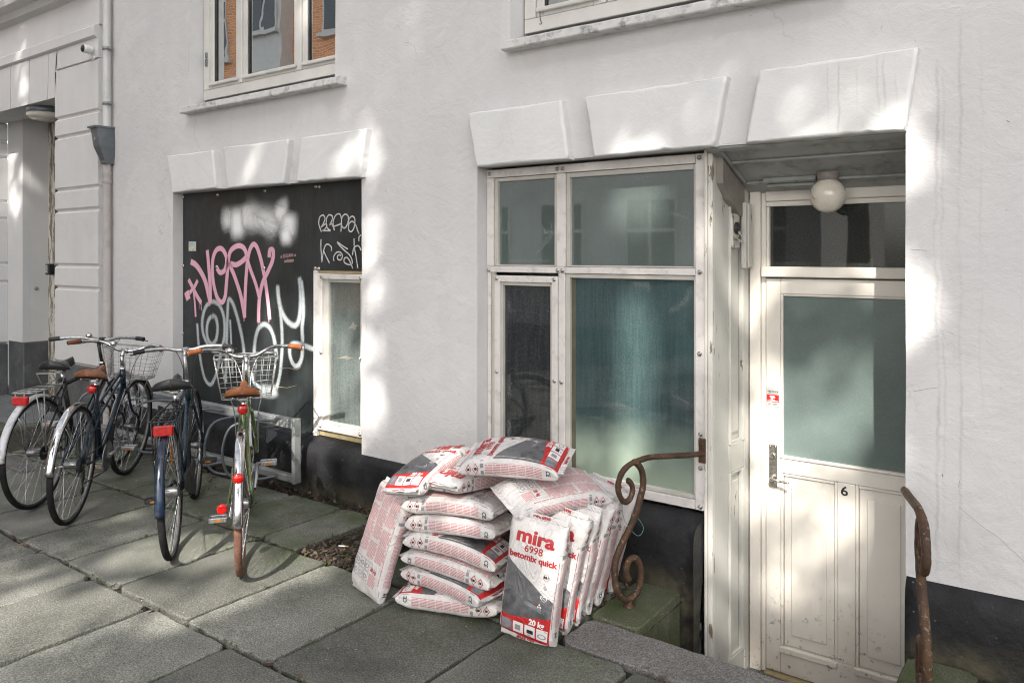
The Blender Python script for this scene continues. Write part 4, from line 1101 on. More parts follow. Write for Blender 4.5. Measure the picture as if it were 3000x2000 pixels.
lit((-8.72,3.35), .14, .65, 0, .25); lit(dp_(-9.75,.32,2.4), .2, .4, 0, .25); lit((-10.5,2.2), .3, .8, 0, .2)

def lit_at(x, z):
    v = 0                                    # wanted share of sunlight that gets through
    for cx, cz, rx, rz, a, k in LIT:
        dx, dz = x-cx, z-cz; c, s = math.cos(a), math.sin(a)
        d = math.hypot((dx*c+dz*s)/rx, (-dx*s+dz*c)/rz)
        if d < 1.3: v = max(v, k*min(1, max(0, (1.3-d)/.5)))
    return 1 + math.log(max(v, 1e-4))/9.2
def added_shade_tree(cx, cy, h, crowns, label, seed):  # unseen tree added as a sun blocker, crown thinned to throw chosen patches
    rnd = random.Random(seed)
    o = thing('added_shade_tree', label, 'tree', (cx, cy, 0), (0,0,0), 'unseen trees added to shade the scene')
    b = MB(); path = [(0, 0, -.1), (.04, .02, h*.25), (-.03, .03, h*.5), (0, 0, h*.75)]
    b.tube(smooth_path(path, 5), [.22*(1-.045*i) for i in range(16)], 10)
    for k in range(11):
        a = rnd.uniform(0, 2*PI); z0 = h*rnd.uniform(.42, .72); L = rnd.uniform(1.2, 2.8)
        p = [(0, 0, z0), (math.cos(a)*L*.5, math.sin(a)*L*.35, z0+L*.45), (math.cos(a)*L, math.sin(a)*L*.6, z0+L*.7)]
        b.tube(smooth_path(p, 4), [.09, .085, .08, .07, .06, .05, .04, .03, .02], 6)
    b.build('trunk', M['bark'], o)
    lf = MB(); n = 0
    for (ox, oy, oz, rx, ry, rz, cnt) in crowns:
        cl = [(rnd.gauss(0, .45), rnd.gauss(0, .45), rnd.gauss(0, .45)) for _ in range(46)]
        for _ in range(cnt):
            if rnd.random() < .62:
                u, v, w = rnd.uniform(-1, 1), rnd.uniform(-1, 1), rnd.uniform(-1, 1)
                if u*u+v*v+w*w > 1: continue
            else:
                c = rnd.choice(cl); u, v, w = c[0]+rnd.gauss(0, .16), c[1]+rnd.gauss(0, .16), c[2]+rnd.gauss(0, .16)
                if u*u+v*v+w*w > 1.15: continue
            x, y, z = ox+u*rx, oy+v*ry, oz+w*rz
            wx, wy_ = x+cx, y+cy; k = -wy_
            X, Z = wx-.45*k, z-.95*k
            if rnd.random() < lit_at(X, Z): continue
            s = rnd.uniform(.12, .20)
            q = Matrix.Rotation(rnd.uniform(0, 2*PI), 3, 'Z') @ Matrix.Rotation(rnd.uniform(-.9, .9), 3, 'X') @ Matrix.Rotation(rnd.uniform(-.9, .9), 3, 'Y')
            P = [Vector((x, y, z)) + q @ Vector(p) for p in ((-s*.5, 0, 0), (0, s*.42, .02), (s*.55, 0, 0), (0, -s*.42, .02))]
            lf.quad(P); n += 1
    lf.build('crown', M['leaf'], o)
added_shade_tree(-3.2, -9.6, 10.5, [(0, 0, 10.2, 3.4, 2.0, 3.7, 52000)], 'unseen tree added for dappled shade, nearest the plastered building across the road', 3)
added_shade_tree(2.6, -9.6, 10.5, [(0, 0, 10.2, 3.5, 2.0, 3.7, 52000)], 'unseen tree added for dappled shade, middle of the row across the road', 4)
added_shade_tree(8.6, -9.6, 10.0, [(0, 0, 9.8, 3.2, 1.8, 3.4, 22000)], 'unseen tree added for dappled shade, farthest right across the road', 5)

# ---------------------------------------------------------------- bags of concrete mix
def make_bag(name, col, paper=False):
    m, nt, p, out = new_mat(name); g = G(nt); v = g.pos()
    f = g.noise(v, 9, 5)
    c = g.mix(g.ramp(f, (.3, 0), (.7, 1)), tuple(q*.93 for q in col), tuple(min(1, q*1.03) for q in col))
    c = g.mix(g.math('MULTIPLY', g.ramp(g.noise(v, 17, 6, .7), (.48, 0), (.75, 1)), .34), c, tuple(q*w for q, w in zip(col, (.62, .57, .50))))
    g.link(c, p.inputs['Base Color']); p.inputs['Roughness'].default_value = .42
    p.inputs['Specular IOR Level'].default_value = .45
    b = g.bump(g.noise(g.pos((1, 2.2, 1)), 13, 4, .6, dist=1.2), .35, .012)
    rd = g.noise(g.pos((1, 1.7, 1.3)), 7.5, 3, .5, dist=1.6)            # sharp creases in the film
    rd = g.math('POWER', g.math('SUBTRACT', 1, g.math('ABSOLUTE', g.math('MULTIPLY', g.math('SUBTRACT', rd, .5), 5))), 3)
    b = g.bump(g.math('MAXIMUM', rd, 0), .42, .010, b)
    g.link(g.bump(g.noise(g.pos((3, 1, 1)), 40, 4, .6, dist=.6), .35, .003, b), p.inputs['Normal'])
    return m
def make_fineprint():
    m, nt, p, out = new_mat('fine_print'); g = G(nt)
    uv = g.n('ShaderNodeTexCoord').outputs['UV']; xy = g.sep(uv)
    line = g.math('FRACT', xy[1])
    on = g.math('LESS_THAN', line, .46)
    mp = g.n('ShaderNodeMapping'); g.link(uv, mp.inputs[0]); mp.inputs['Scale'].default_value = (16, 1, 1)
    fl = g.math('FLOOR', xy[1]); cb = g.n('ShaderNodeCombineXYZ'); g.link(g.math('MULTIPLY', xy[0], 16), cb.inputs[0]); g.link(g.math('MULTIPLY', fl, 3.7), cb.inputs[1])
    gap = g.math('GREATER_THAN', g.noise(cb.outputs[0], 1.4, 2), .40)
    # ragged right ends of the lines
    cb2 = g.n('ShaderNodeCombineXYZ'); g.link(g.math('MULTIPLY', fl, 5.3), cb2.inputs[0])
    end = g.math('LESS_THAN', xy[0], g.mrange(g.noise(cb2.outputs[0], 1, 1), .3, .6, .72, 1.02))
    k = g.math('MULTIPLY', g.math('MULTIPLY', on, gap), end)
    c = g.mix(k, (.61, .545, .535), (.40, .10, .11))
    g.link(c, p.inputs['Base Color']); p.inputs['Roughness'].default_value = .45
    return m
M['bag'] = make_bag('white_bag_plastic', (.62, .59, .575))
M['bag_grey'] = make_bag('grey_bag_print', (.13, .13, .135))
M['bag_rock'] = simple('printed_rock_photo', (.085, .085, .09), .45, var=.6, vscale=22, dirt=(.17, .17, .17), dscale=30)
M['bag_red'] = make_bag('red_bag_print', (.50, .022, .024))
M['fineprint'] = make_fineprint()
M['line_ink'] = simple('grey_outline_print', (.24, .23, .24), .5, var=.15)
M['pict'] = simple('grey_picture_print', (.20, .205, .22), .5, var=.45, vscale=35)
BAGM = ['bag', 'bag_grey', 'bag_red', 'print_red', 'fineprint', 'ink', 'print_white', 'bag_rock', 'line_ink', 'pict']
class Bag:
    """filled block-bottom bag; x: from bottom to top of the print, +z: printed front"""
    def __init__(s, L=.49, W=.24, T=.095, seed=0, bend=0, sag=0, wr=.0035, skew=0, lean=0, m=4.2, note=False):
        s.m, s.note = m, note; s.L, s.W, s.T, s.seed, s.bend, s.sag, s.wr, s.skew, s.lean = L, W, T, seed, bend, sag, wr, skew, lean
        s.off = Vector((seed*13.7, seed*7.1, seed*3.3))
    def TW(s, p):
        e = min(.999, abs(2*p/s.L))
        k = (1-e**6)**.55
        return s.T*(.16+.84*k), s.W*(1.0 + .035*(e**5) - .01*math.cos(p*30+s.seed)*.5)
    def pt(s, face, p, q, off=0):
        T, W = s.TW(p); m = s.m; a, b = W/2, T/2
        if face in 'tb':
            y = max(-.9995*a, min(.9995*a, q)); z = b*(1-abs(y/a)**m)**(1/m)*(1 if face == 't' else -1)
        else:
            z = q*b*.9995; y = a*(1-abs(z/b)**m)**(1/m)*(-1 if face == 'r' else 1)
        n = Vector((0, math.copysign(abs(y/a)**(m-1)/a, y), math.copysign(abs(z/b)**(m-1)/b, z)))
        n.normalize()
        u = Vector((p, y, z))
        w = noise.noise(Vector((p*13, y*8, z*16))+s.off)*.8 + noise.noise(Vector((p*34, y*12, z*30))+s.off*2)*.35
        cr = math.sin(p*70+noise.noise(Vector((p*5, y*9, z*9))+s.off)*7)*.22*max(0, noise.noise(Vector((p*4, y*6, z*7))+s.off*3)+.1)
        sd = noise.noise(Vector((p*5, y*4, z*4))+s.off*.5)*1.3
        e = abs(2*p/s.L)
        u += n*(s.wr*(w + cr*2 + sd)*(1+.8*e*e) + off)
        u.z += s.bend*p*p - s.sag*(p+s.L/2)**2 + s.skew*p*y*4
        u.y += s.lean*p*p
        return u
    def mesh(s):
        mb = MB(); L, W, T = s.L, s.W, s.T
        NP, NQ, NS = 40, 16, 10
        xs = [L*(-.5 + .5*(1-math.cos(PI*i/NP)))*.999*.5+L*(-.5+i/NP)*.4995 for i in range(NP+1)]
        n = 2*NQ + 2*NS
        for p in xs:
            Tt, Ww = s.TW(p); qa = Ww/2*.90; m = s.m; zs = (1-.90**m)**(1/m)
            for j in range(NQ+1): mb.v.append(s.pt('t', p, -qa + 2*qa*j/NQ))
            for j in range(1, NS): mb.v.append(s.pt('l', p, zs*(1-2*j/NS)))
            for j in range(NQ+1): mb.v.append(s.pt('b', p, qa - 2*qa*j/NQ))
            for j in range(1, NS): mb.v.append(s.pt('r', p, -zs*(1-2*j/NS)))
        for i in range(NP):
            for j in range(n):
                j2 = (j+1) % n; mb.face((i*n+j, i*n+j2, (i+1)*n+j2, (i+1)*n+j), 0, None, True)
        mb.face([j for j in range(n)]); mb.face([NP*n+j for j in range(n)][::-1])
        s.mb = mb
        # folded and glued end flaps
        for sg in (-1, 1):
            k = 12; b = len(mb.v); p0 = sg*L*.497
            for i in range(k+1):
                y = -W*.485 + W*.97*i/k
                w = noise.noise(Vector((y*22, sg*3, 0))+s.off)*.004
                base = s.pt('t', p0, max(-.115, min(.115, y)))
                for dx, dz in ((-.004*sg, .0035), (.012*sg, .002+w), (.021*sg, .001+w*1.8), (.021*sg, -.0005+w*1.8), (.012*sg, -.001+w), (-.004*sg, -.004)):
                    mb.v.append((base.x+dx, y*1.0, base.z*.4+dz))
            for i in range(k):
                for j in range(5): mb.face((b+i*6+j, b+(i+1)*6+j, b+(i+1)*6+j+1, b+i*6+j+1), 0, None, True)
        s.prints()
        return mb
    # print coordinates: u = 0..1 left to right, v = 0..1 bottom to top, on the front ('t') or back ('b')
    def fq(s, face, u, v, off):
        y = (.5-u)*s.W*.91*(1 if face == 't' else -1)
        return s.pt(face, (v-.5)*s.L*.985, y, off)
    def sq(s, face, u, v, off):
        """side gusset: u along the length 0..1 from the bottom, v = -1..1"""
        return s.pt(face, (u-.5)*s.L*.985, v, off)
    def patch(s, fn, face, u0, u1, vf0, vf1, off, mi, nu=8, nv=8, uv=None):
        b = len(s.mb.v)
        for i in range(nu+1):
            u = u0+(u1-u0)*i/nu; a, c = vf0(u) if callable(vf0) else vf0, vf1(u) if callable(vf1) else vf1
            for j in range(nv+1): s.mb.v.append(fn(face, u, a+(c-a)*j/nv, off))
        for i in range(nu):
            for j in range(nv):
                t = None
                if uv: t = [uv(*q) for q in ((i/nu, j/nv), ((i+1)/nu, j/nv), ((i+1)/nu, (j+1)/nv), (i/nu, (j+1)/nv))]
                s.mb.face((b+i*(nv+1)+j, b+(i+1)*(nv+1)+j, b+(i+1)*(nv+1)+j+1, b+i*(nv+1)+j+1), mi, t, True)
    def text(s, fn, face, body, cu, cv, size, mi, off, bold=0, rot=0, su=1, sv=1, heavy=0):
        for k in range(heavy):                       # thicker strokes: shifted copies, each a hair higher
            a = 2*PI*k/heavy; s.text(fn, face, body, cu+math.cos(a)*size*.026*su, cv+math.sin(a)*size*.022*sv, size, mi, off+.00005*(k+1), bold, rot, su, sv)
        V, Fc = text_mesh(body, size, bold); c, sn = math.cos(rot), math.sin(rot); b = len(s.mb.v)
        for x, y in V:
            s.mb.v.append(fn(face, cu+(x*c-y*sn)*su, cv+(x*sn+y*c)*sv, off))
        for f in Fc: s.mb.face([b+q for q in f], mi)
    def ring(s, fn, face, pts, w, off, mi):
        """closed outline of a polygon in print coordinates"""
        n = len(pts); cx = sum(p[0] for p in pts)/n; cy = sum(p[1] for p in pts)/n; b = len(s.mb.v)
        for x, y in pts: s.mb.v += [fn(face, x, y, off), fn(face, cx+(x-cx)*(1-w), cy+(y-cy)*(1-w), off)]
        for i in range(n):
            j = (i+1) % n; s.mb.face((b+2*i, b+2*j, b+2*j+1, b+2*i+1), mi)
    def prints(s):
        o = .0009; fu, fv = 1/(s.W*.91), 1/(s.L*.985)
        redtop = lambda u: .165+.055*abs(u-.15)**1.1*1.6
        greytop = lambda u: .655-.30*u
        F = s.fq
        s.patch(F, 't', .0, 1.0, redtop, greytop, o, 1, 16, 16)
        s.patch(F, 't', .0, 1.0, redtop, lambda u: .33+.05*math.sin(u*9)+.05*abs(u-.45), o*1.5, 7, 14, 8)
        s.patch(F, 't', .45, .80, lambda u: .36-.12*u, lambda u: .395-.12*u, o*2.2, 9, 5, 2)
        s.patch(F, 't', .0, 1.0, .0, redtop, o*1.4, 2, 16, 8)
        for i in range(4):
            u0 = .02+.245*i
            s.patch(F, 't', u0, u0+.215, .035, .135, o*2.0, 9 if i == 0 else 6, 5, 5)
            if i == 2: s.patch(F, 't', u0+.05, u0+.18, .065, .10, o*3.2, 5, 2, 2)
            if i == 1: s.patch(F, 't', u0+.05, u0+.16, .06, .11, o*3.2, 8, 2, 2)
            if i == 3: s.ring(F, 't', [(u0+.11+.085*math.cos(a*PI/6), .075+.022*math.sin(a*PI/6)) for a in range(12)], .25, o*3.2, 8)
        s.text(F, 't', '3 h', .61, .048, .011, 5, o*3.4, .0002, 0, fu, fv)
        s.text(F, 't', '1 h', .93, .125, .009, 5, o*3.4, .0002, 0, fu, fv)
        s.text(F, 't', '20 kg', .74, .158+.012, .031, 6, o*2.8, .0006, 0, fu, fv, 4)
        s.text(F, 't', 'mira', .50, .865, .078, 3, o*1.6, .0012, 0, fu*1.2, fv, 6)
        s.text(F, 't', '6998', .50, .765, .040, 3, o*1.4, .0006, 0, fu*1.05, fv)
        s.text(F, 't', 'betomix quick', .50, .695, .0365, 3, o*1.6, .0006, 0, fu*1.0, fv, 4)
        for t_, v in (('M1', .575), ('', .485), ('EC1', .40)):
            s.ring(F, 't', [(.82+.062*math.cos(a*PI/8), v+.030*math.sin(a*PI/8)) for a in range(16)], .10, o*2.6, 8 if v > .5 else 6)
            if t_: s.text(F, 't', t_, .82, v, .019, 5 if v > .5 else 6, o*2.8, .0003, 0, fu, fv)
            else: s.ring(F, 't', [(.82+.035*math.cos(a*PI/3), v+.017*math.sin(a*PI/3)) for a in range(6)], .5, o*2.8, 8)
        for k, (x, y, mi) in enumerate(((.70, .335, 3), (.75, .335, 6), (.725, .315, 6), (.775, .315, 6))):
            s.ring(F, 't', [(x, y+.011), (x+.022, y), (x, y-.011), (x-.022, y)], .98, o*2.8, mi)
        # back: grid of small print, pictures low down, weight
        for r in range(4):
            for c in range(3):
                u0 = .05+.31*c; v1 = .965-.16*r; hgt = .152 if (r+c) % 3 else .125
                s.patch(F, 'b', u0, u0+.295, v1-hgt, v1, o, 4, 4, 4, lambda a, b_, hgt=hgt: (a, (1-b_)*hgt*s.L/.0052))
        for r in range(2):
            for c in range(3):
                u0 = .05+.175*c; v0 = .12+.095*r
                s.ring(F, 'b', [(u0, v0), (u0+.165, v0), (u0+.165, v0+.088), (u0, v0+.088)], .09, o, 8)
                s.ring(F, 'b', [(u0+.08+.06*math.cos(a*PI/4), v0+.04+.022*math.sin(a*PI/4)) for a in range(8)], .35, o, 8)
        s.text(F, 'b', '20 kg', .72, .25, .023, 3, o*1.4, .0008, 0, fu, fv)
        s.patch(F, 'b', .62, .88, .10, .21, o, 4, 3, 3, lambda a, b_: (a, (1-b_)*9))
        s.patch(F, 'b', .60, .66, .98, 1.0, o, 5, 2, 2)
        # gussets: columns of small print, hazard diamonds near the top, CE mark near the bottom
        Sq = s.sq
        for f, m_ in (('r', 1), ('l', -1)):
            for k in range(7):
                u0 = .155+.083*k
                s.patch(Sq, f, u0, u0+.079, -.86, .86, o, 4, 4, 4, lambda a, b_: (a, (b_ if m_ < 0 else 1-b_)*12))
            for k, uu in enumerate((.83, .905)):
                du, dv = .033, .56
                s.ring(Sq, f, [(uu-du, 0), (uu, dv), (uu+du, 0), (uu, -dv)], .24, o, 3)
                s.patch(Sq, f, uu-.012, uu+.012, -.10, .14, o*1.5, 5, 2, 2)
                if k == 0: s.patch(Sq, f, uu-.020, uu-.015, -.08, .08, o*1.5, 5, 2, 2)
            s.patch(Sq, f, .745, .78, .1, .7, o, 8, 2, 2); s.patch(Sq, f, .745, .775, -.7, -.15, o, 8, 2, 2)
            s.ring(Sq, f, [(.06, -.72), (.06, .72), (.12, .72), (.12, -.72)], .07, o, 8)
            s.text(Sq, f, 'CE', .09, .15, .026, 5, o*1.4, .0006, PI/2*m_*-1 if False else (PI/2 if f == 'r' else -PI/2), fv, 2/s.T)
        if s.note:                                   # pen note scribbled on this bag
            s.text(F, 't', '110 43 9519', .13, .80, .017, 8, o*1.6, 0, -PI/2, fu, fv)
            s.text(F, 't', '4', .06, .885, .017, 8, o*1.6, 0, -PI/2, fu, fv)
        # product name on the glued end flap
        for sg in (1, -1):
            V, Fc = text_mesh('mira 6998', .019, .0009); b = len(s.mb.v); p0 = sg*s.L*.497
            base = s.pt('t', p0, 0)
            for x, y in V:
                yy = -x*sg if sg > 0 else x
                w = noise.noise(Vector((yy*22, sg*3, 0))+s.off)*.004
                s.mb.v.append((base.x+sg*(.010+y*.9), yy*-1*-1, base.z*.4+.0036+w*1.3))
            for fc in Fc: s.mb.face([b+q for q in fc], 3)

def place_bag(label, pos, eul, group, **kw):
    b = Bag(**kw); mb = b.mesh()
    o = mb.build('cement_bag', [M[k] for k in BAGM])
    o.location = pos; o.rotation_euler = eul
    return tag(o, label, 'cement bag', group)
GS, GL = 'cement bags standing in a row', 'cement bags piled on their sides'
place_bag('frontmost upright cement bag with its full printed front facing the street', (-1.862, -.815, .262), (1.25, -1.44, .52), GS, seed=1, wr=.0045, T=.104, m=6.5)
for k, (lab, pos, eul) in enumerate([
    ('second upright cement bag, directly behind the frontmost one', (-1.862, -.672, .262), (1.25, -1.39, .44)),
    ('third upright cement bag, its shoulder touching the tilted bag above', (-1.858, -.575, .268), (1.24, -1.36, .46)),
    ('fourth upright cement bag in the row counted from the street', (-1.866, -.470, .268), (1.23, -1.34, .44)),
    ('fifth upright cement bag, set farther right at its foot near the stone block', (-1.880, -.345, .268), (1.22, -1.33, .38)),
    ('rearmost upright cement bag, nearest the wall and behind the scrolled handrail', (-1.895, -.215, .262), (1.26, -1.32, .36))]):
    place_bag(lab, pos, (eul[0]+.03*math.sin(k*2.1), eul[1]+.025*math.sin(k*3.7), eul[2]+.05*math.sin(k*1.3+1)), GS, seed=k+2, wr=.0052, T=.102, m=6.5, bend=.35*math.sin(k*2.7), W=.24+.008*math.sin(k*5))
D = dict(L=.46, W=.24)
for k, (lab, pos, eul, kw) in enumerate([
    ('bottom bag of the pile, lying flat with its red end and weight at the left', (-2.338, -.765, .047), (-.03, -.005, .34), dict(L=.48, T=.090)),
    ('second bag from the bottom, its white seam and red corner poking out at right', (-2.335, -.760, .128), (.02, -.05, 3.14), dict(T=.088, bend=-.25)),
    ('third bag from the bottom, blank white back upward and drooping to the right', (-2.330, -.755, .205), (3.10, .11, .17), dict(T=.088, bend=.35)),
    ('fourth bag from the bottom, showing grey print and a red corner with pictograms', (-2.312, -.750, .293), (.05, -.12, -2.92), dict(T=.090, bend=-.5)),
    ('fifth bag from the bottom, pink small print with red and grey peeping out below', (-2.322, -.735, .384), (3.20, .04, -2.95), dict(T=.088, bend=.25)),
    ('sixth bag from the bottom, the last one lying straight under the crosswise bags', (-2.338, -.740, .470), (3.20, .035, -2.91), dict(T=.086, bend=.3))]):
    place_bag(lab, pos, eul, GL, seed=k+11, **{**D, **kw})
place_bag('white bag lying crosswise below the topmost bag, glued end toward the street', (-2.345, -.640, .556), (.02, -.10, -1.60), GL, seed=21, L=.44, W=.22, T=.088, bend=-.3)
place_bag('bag draped over the left edge of the pile, red end hanging down', (-2.520, -.735, .598), (-.16, -.22, 1.63), GL, seed=22, L=.44, W=.225, T=.085, bend=-.5)
place_bag('topmost bag of the pile, printed front upward, name at its left', (-2.075, -.655, .697), (-.16, .01, -2.80), GL, seed=23, L=.45, W=.27, T=.105, bend=-.5, note=True)
place_bag('bag lying back side up across the upright row, small print grid on top', (-1.915, -.600, .560), (-2.88, -.02, 1.12), GL, seed=24, L=.46, W=.25, T=.09, bend=.35)
place_bag('bag leaning against the left of the pile with its back print outward', (-2.700, -.872, .250), (-2.55, -1.27, .80), 'cement bags leaning at the left of the pile', seed=25, L=.50, W=.24, T=.085, lean=.15)
place_bag('half hidden bag between the leaning bag and the pile', (-2.570, -.66, .235), (1.35, -1.33, .25), 'cement bags leaning at the left of the pile', seed=26, L=.46, W=.22, T=.08)

# ---------------------------------------------------------------- rusty scrolled handrails
RAIL = [(-1.493,.064,.651),(-1.539,-.032,.656),(-1.622,-.205,.671),(-1.652,-.267,.667),(-1.678,-.322,.655),(-1.696,-.36,.628),(-1.705,-.379,.592),(-1.708,-.384,.549),(-1.701,-.37,.508),(-1.691,-.349,.488),(-1.681,-.328,.496),(-1.674,-.314,.524),(-1.674,-.314,.553),(-1.681,-.328,.577),(-1.686,-.337,.582)]
LEG = [(-1.672,-.309,.662),(-1.662,-.289,.651),(-1.652,-.267,.62),(-1.648,-.259,.579),(-1.649,-.261,.535),(-1.656,-.275,.488),(-1.662,-.289,.445),(-1.67,-.306,.405),(-1.686,-.338,.347),(-1.701,-.37,.294),(-1.713,-.395,.236),(-1.716,-.401,.178),(-1.713,-.395,.119),(-1.705,-.379,.078),(-1.691,-.349,.052),(-1.675,-.316,.052),(-1.662,-.289,.072),(-1.655,-.273,.112),(-1.653,-.269,.161),(-1.659,-.283,.208),(-1.669,-.302,.227),(-1.681,-.328,.223),(-1.687,-.342,.195),(-1.687,-.342,.161),(-1.681,-.330,.135)]
def handrail(label, tf, base, plate=True, rr=(.0130, .0150)):
    o = thing('handrail', label, 'handrail', base)
    RM = rel(base)
    b = MB(); P = smooth_path([tf(p) for p in RAIL], 5); n = len(P)
    b.tube(P, [rr[0] + .001*noise.noise(Vector(p)*40)*1.6 for p in P], 12); b.build('rail', M['rust'], o, RM)
    b = MB(); P = smooth_path([tf(p) for p in LEG], 5)
    b.tube(P, [rr[1] + .001*noise.noise(Vector(p)*40) for p in P], 12); b.build('scroll_post', M['rust'], o, RM)
    b = MB(); b.lathe([(.0275, .0), (.0275, .005), (.014, .011), (.012, .034)], (0, 0, .0165), 'z', 16); b.build('base_flange', M['rust'], o)
    if plate:
        b = MB(); b.box(-1.515, -1.479, .054, .0605, .606, .725, 0, .003); b.box(-1.513, -1.488, .047, .0535, .688, .722, 0, .003); b.build('wall_plate', M['rust'], o, RM)
    return o
handrail('rusty scrolled iron handrail beside the cement bags', lambda p: p, (-1.681, -.328, 0))
handrail('rusty iron handrail seen edge-on at the right side of the door', lambda p: (-.612+(-1.493-p[0])*.68, p[1]-.055, p[2]-.005), (-.508, -.385, 0), False, (.0165, .0175))
tg = MB(); tg.tube(smooth_path([(-1.690, -.349, .503), (-1.700, -.36, .47), (-1.69, -.35, .40), (-1.655, -.30, .33), (-1.640, -.27, .36), (-1.66, -.3, .42)]), .0012, 5)
tag(tg.build('green_string', simple('green_string', (.10, .26, .22), .5)), 'thin green string looped on the lower curl of the handrail', 'string')

# ---------------------------------------------------------------- soil patch, litter, stones
lt_ = MB(); rnd = random.Random(5)
def litter(n, fx):
    for _ in range(n):
        x, y = fx(); z = -.018+rnd.uniform(0, .022); s = rnd.uniform(.008, .03)
        q = Matrix.Rotation(rnd.uniform(0, 6.3), 3, 'Z') @ Matrix.Rotation(rnd.uniform(-.6, .6), 3, 'X') @ Matrix.Rotation(rnd.uniform(-.6, .6), 3, 'Y')
        c = Vector((x, y, z+.004)); k = rnd.uniform(.15, .55)
        P = [c + q @ Vector(p) for p in ((-s, 0, s*.2), (-s*.2, s*k, 0), (s, 0, s*.25), (-.1*s, -s*k, 0))]
        mi = rnd.choice((0, 0, 1, 1, 2)); b = len(lt_.v); lt_.v += [tuple(p) for p in P] + [tuple(c)]
        for i in range(4): lt_.face((b+i, b+(i+1) % 4, b+4), mi)
litter(900, lambda: (rnd.uniform(-3.47, -2.95), -.77+rnd.random()**1.2*.65))
litter(520, lambda: (rnd.uniform(-6.6, -2.9), -.05-abs(rnd.gauss(0, .06))))
litter(160, lambda: (rnd.uniform(-6.4, -4.9), -.1-abs(rnd.gauss(0, .13))))
litter(90, lambda: (-1.80+rnd.gauss(0, .025), rnd.uniform(-.5, -.1)))
litter(110, lambda: (rnd.uniform(-6, 0), rnd.choice((-1.586, -.770))+rnd.gauss(0, .012)))
for _ in range(70):                                          # twigs and dry grass
    x, y = rnd.choice(((rnd.uniform(-3.5, -2.95), rnd.uniform(-.75, -.1)), (rnd.uniform(-4, -3), rnd.uniform(-.2, -.07)), (rnd.gauss(-1.83, .03), rnd.uniform(-.45, -.12))))
    a = rnd.uniform(0, 6.3); L = rnd.uniform(.03, .10)
    lt_.tube([(x, y, .004), (x+math.cos(a)*L*.5, y+math.sin(a)*L*.5, .012+rnd.uniform(0, .012)), (x+math.cos(a+.3)*L, y+math.sin(a+.3)*L, .006)], .0013, 4, rnd.choice((1, 2)))
for _ in range(150):                                         # moss and small weeds in the joints
    if rnd.random() < .6: x, y = rnd.uniform(-5.5, -1.8), rnd.choice((-1.586, -.770, -.770))+rnd.gauss(0, .006)
    else: x, y = rnd.choice((-4.855, -4.322, -3.79, -3.195, -2.605))+rnd.gauss(0, .005), rnd.uniform(-1.5, -.3)
    for k in range(4):
        a = rnd.uniform(0, 6.3); s = rnd.uniform(.004, .011)
        lt_.quad([(x, y, -.006), (x+s*math.cos(a), y+s*math.sin(a), .002), (x+1.6*s*math.cos(a+.3), y+1.6*s*math.sin(a+.3), .003+s*.4), (x+s*math.cos(a+.7), y+s*math.sin(a+.7), .002)], 3)
for _ in range(240):                                         # grit and tiny pebbles
    x, y = rnd.uniform(-5.5, -.5), rnd.choice((-1.586, -.770))+rnd.gauss(0, .05) if rnd.random() < .6 else rnd.uniform(-2.6, -.2)
    s = rnd.uniform(.002, .0045); c = Vector((x, y, .002)); b_ = len(lt_.v)
    lt_.v += [tuple(c+Vector(p)*s) for p in ((1, .2, 0), (-.2, 1, 0), (-1, -.1, 0), (.1, -1, 0), (0, 0, .9), (0, 0, -.9))]
    for i in range(4): lt_.face((b_+i, b_+(i+1) % 4, b_+4), rnd.choice((1, 4))); lt_.face((b_+(i+1) % 4, b_+i, b_+5), 4)
tw = MB(); tw.tube([(-2.035, -1.555, .006), (-2.01, -1.553, .007), (-1.982, -1.556, .006)], .0028, 6)
tag(tw.build('stick', M['print_white']), 'short pale stick lying on the paving in front of the cement bags', 'stick')
tag(lt_.build('leaf_litter', [simple('brown_leaf', (.045, .024, .016), .8, var=.4, vscale=50), simple('tan_leaf', (.085, .055, .033), .8, var=.3, vscale=50), simple('dark_leaf', (.03, .024, .018), .85), simple('moss', (.05, .075, .02), .9, var=.3), simple('grit', (.25, .24, .22), .9, var=.4)]), kind='stuff')
def stone(loc, s, seed, label, mat):
    b = MB(); n = 14
    for i in range(n+1):
        for j in range(n):
            t, a = PI*i/n, 2*PI*j/n; d = Vector((math.sin(t)*math.cos(a), math.sin(t)*math.sin(a), math.cos(t)))
            d = Vector([math.copysign(abs(q)**.7, q) for q in d])
            r = 1+.35*noise.noise(d*1.3+Vector((seed, 0, 0)))+.12*noise.noise(d*4+Vector((seed, 3, 0)))
            b.v.append((d.x*s[0]*r, d.y*s[1]*r, d.z*s[2]*r+s[2]*.7))
    for i in range(n):
        for j in range(n): b.face((i*n+j, (i+1)*n+j, (i+1)*n+(j+1) % n, i*n+(j+1) % n), 0, None, True)
    o = b.build('stone', mat); o.location = loc
    return tag(o, label, 'stone', 'stones in the soil patch')
M['moss_rock'] = simple('mossy_rock', (.105, .095, .055), .9, var=.35, vscale=14, bump=.8, bscale=40, dirt=(.06, .07, .025), dscale=10)
stone((-3.03, -.50, -.02), (.085, .12, .10), 1, 'large mossy stone in the soil patch behind the leaning cement bag', M['moss_rock'])
stone((-2.975, -.70, -.02), (.06, .06, .06), 2, 'small mossy stone at the pavement edge beside the leaning cement bag', M['moss_rock'])
b = MB(); b.tube([(-3.315, -.60, .010), (-3.275, -.585, .012)], .0038, 8); b.tube([(-3.275, -.585, .012), (-3.258, -.579, .0125)], .0039, 8, 1)
tag(b.build('cigarette_butt', [M['print_white'], simple('cork_tip', (.42, .23, .08), .6)]), 'white and tan cigarette butt among the dead leaves', 'cigarette butt')
b = MB(); n = 7
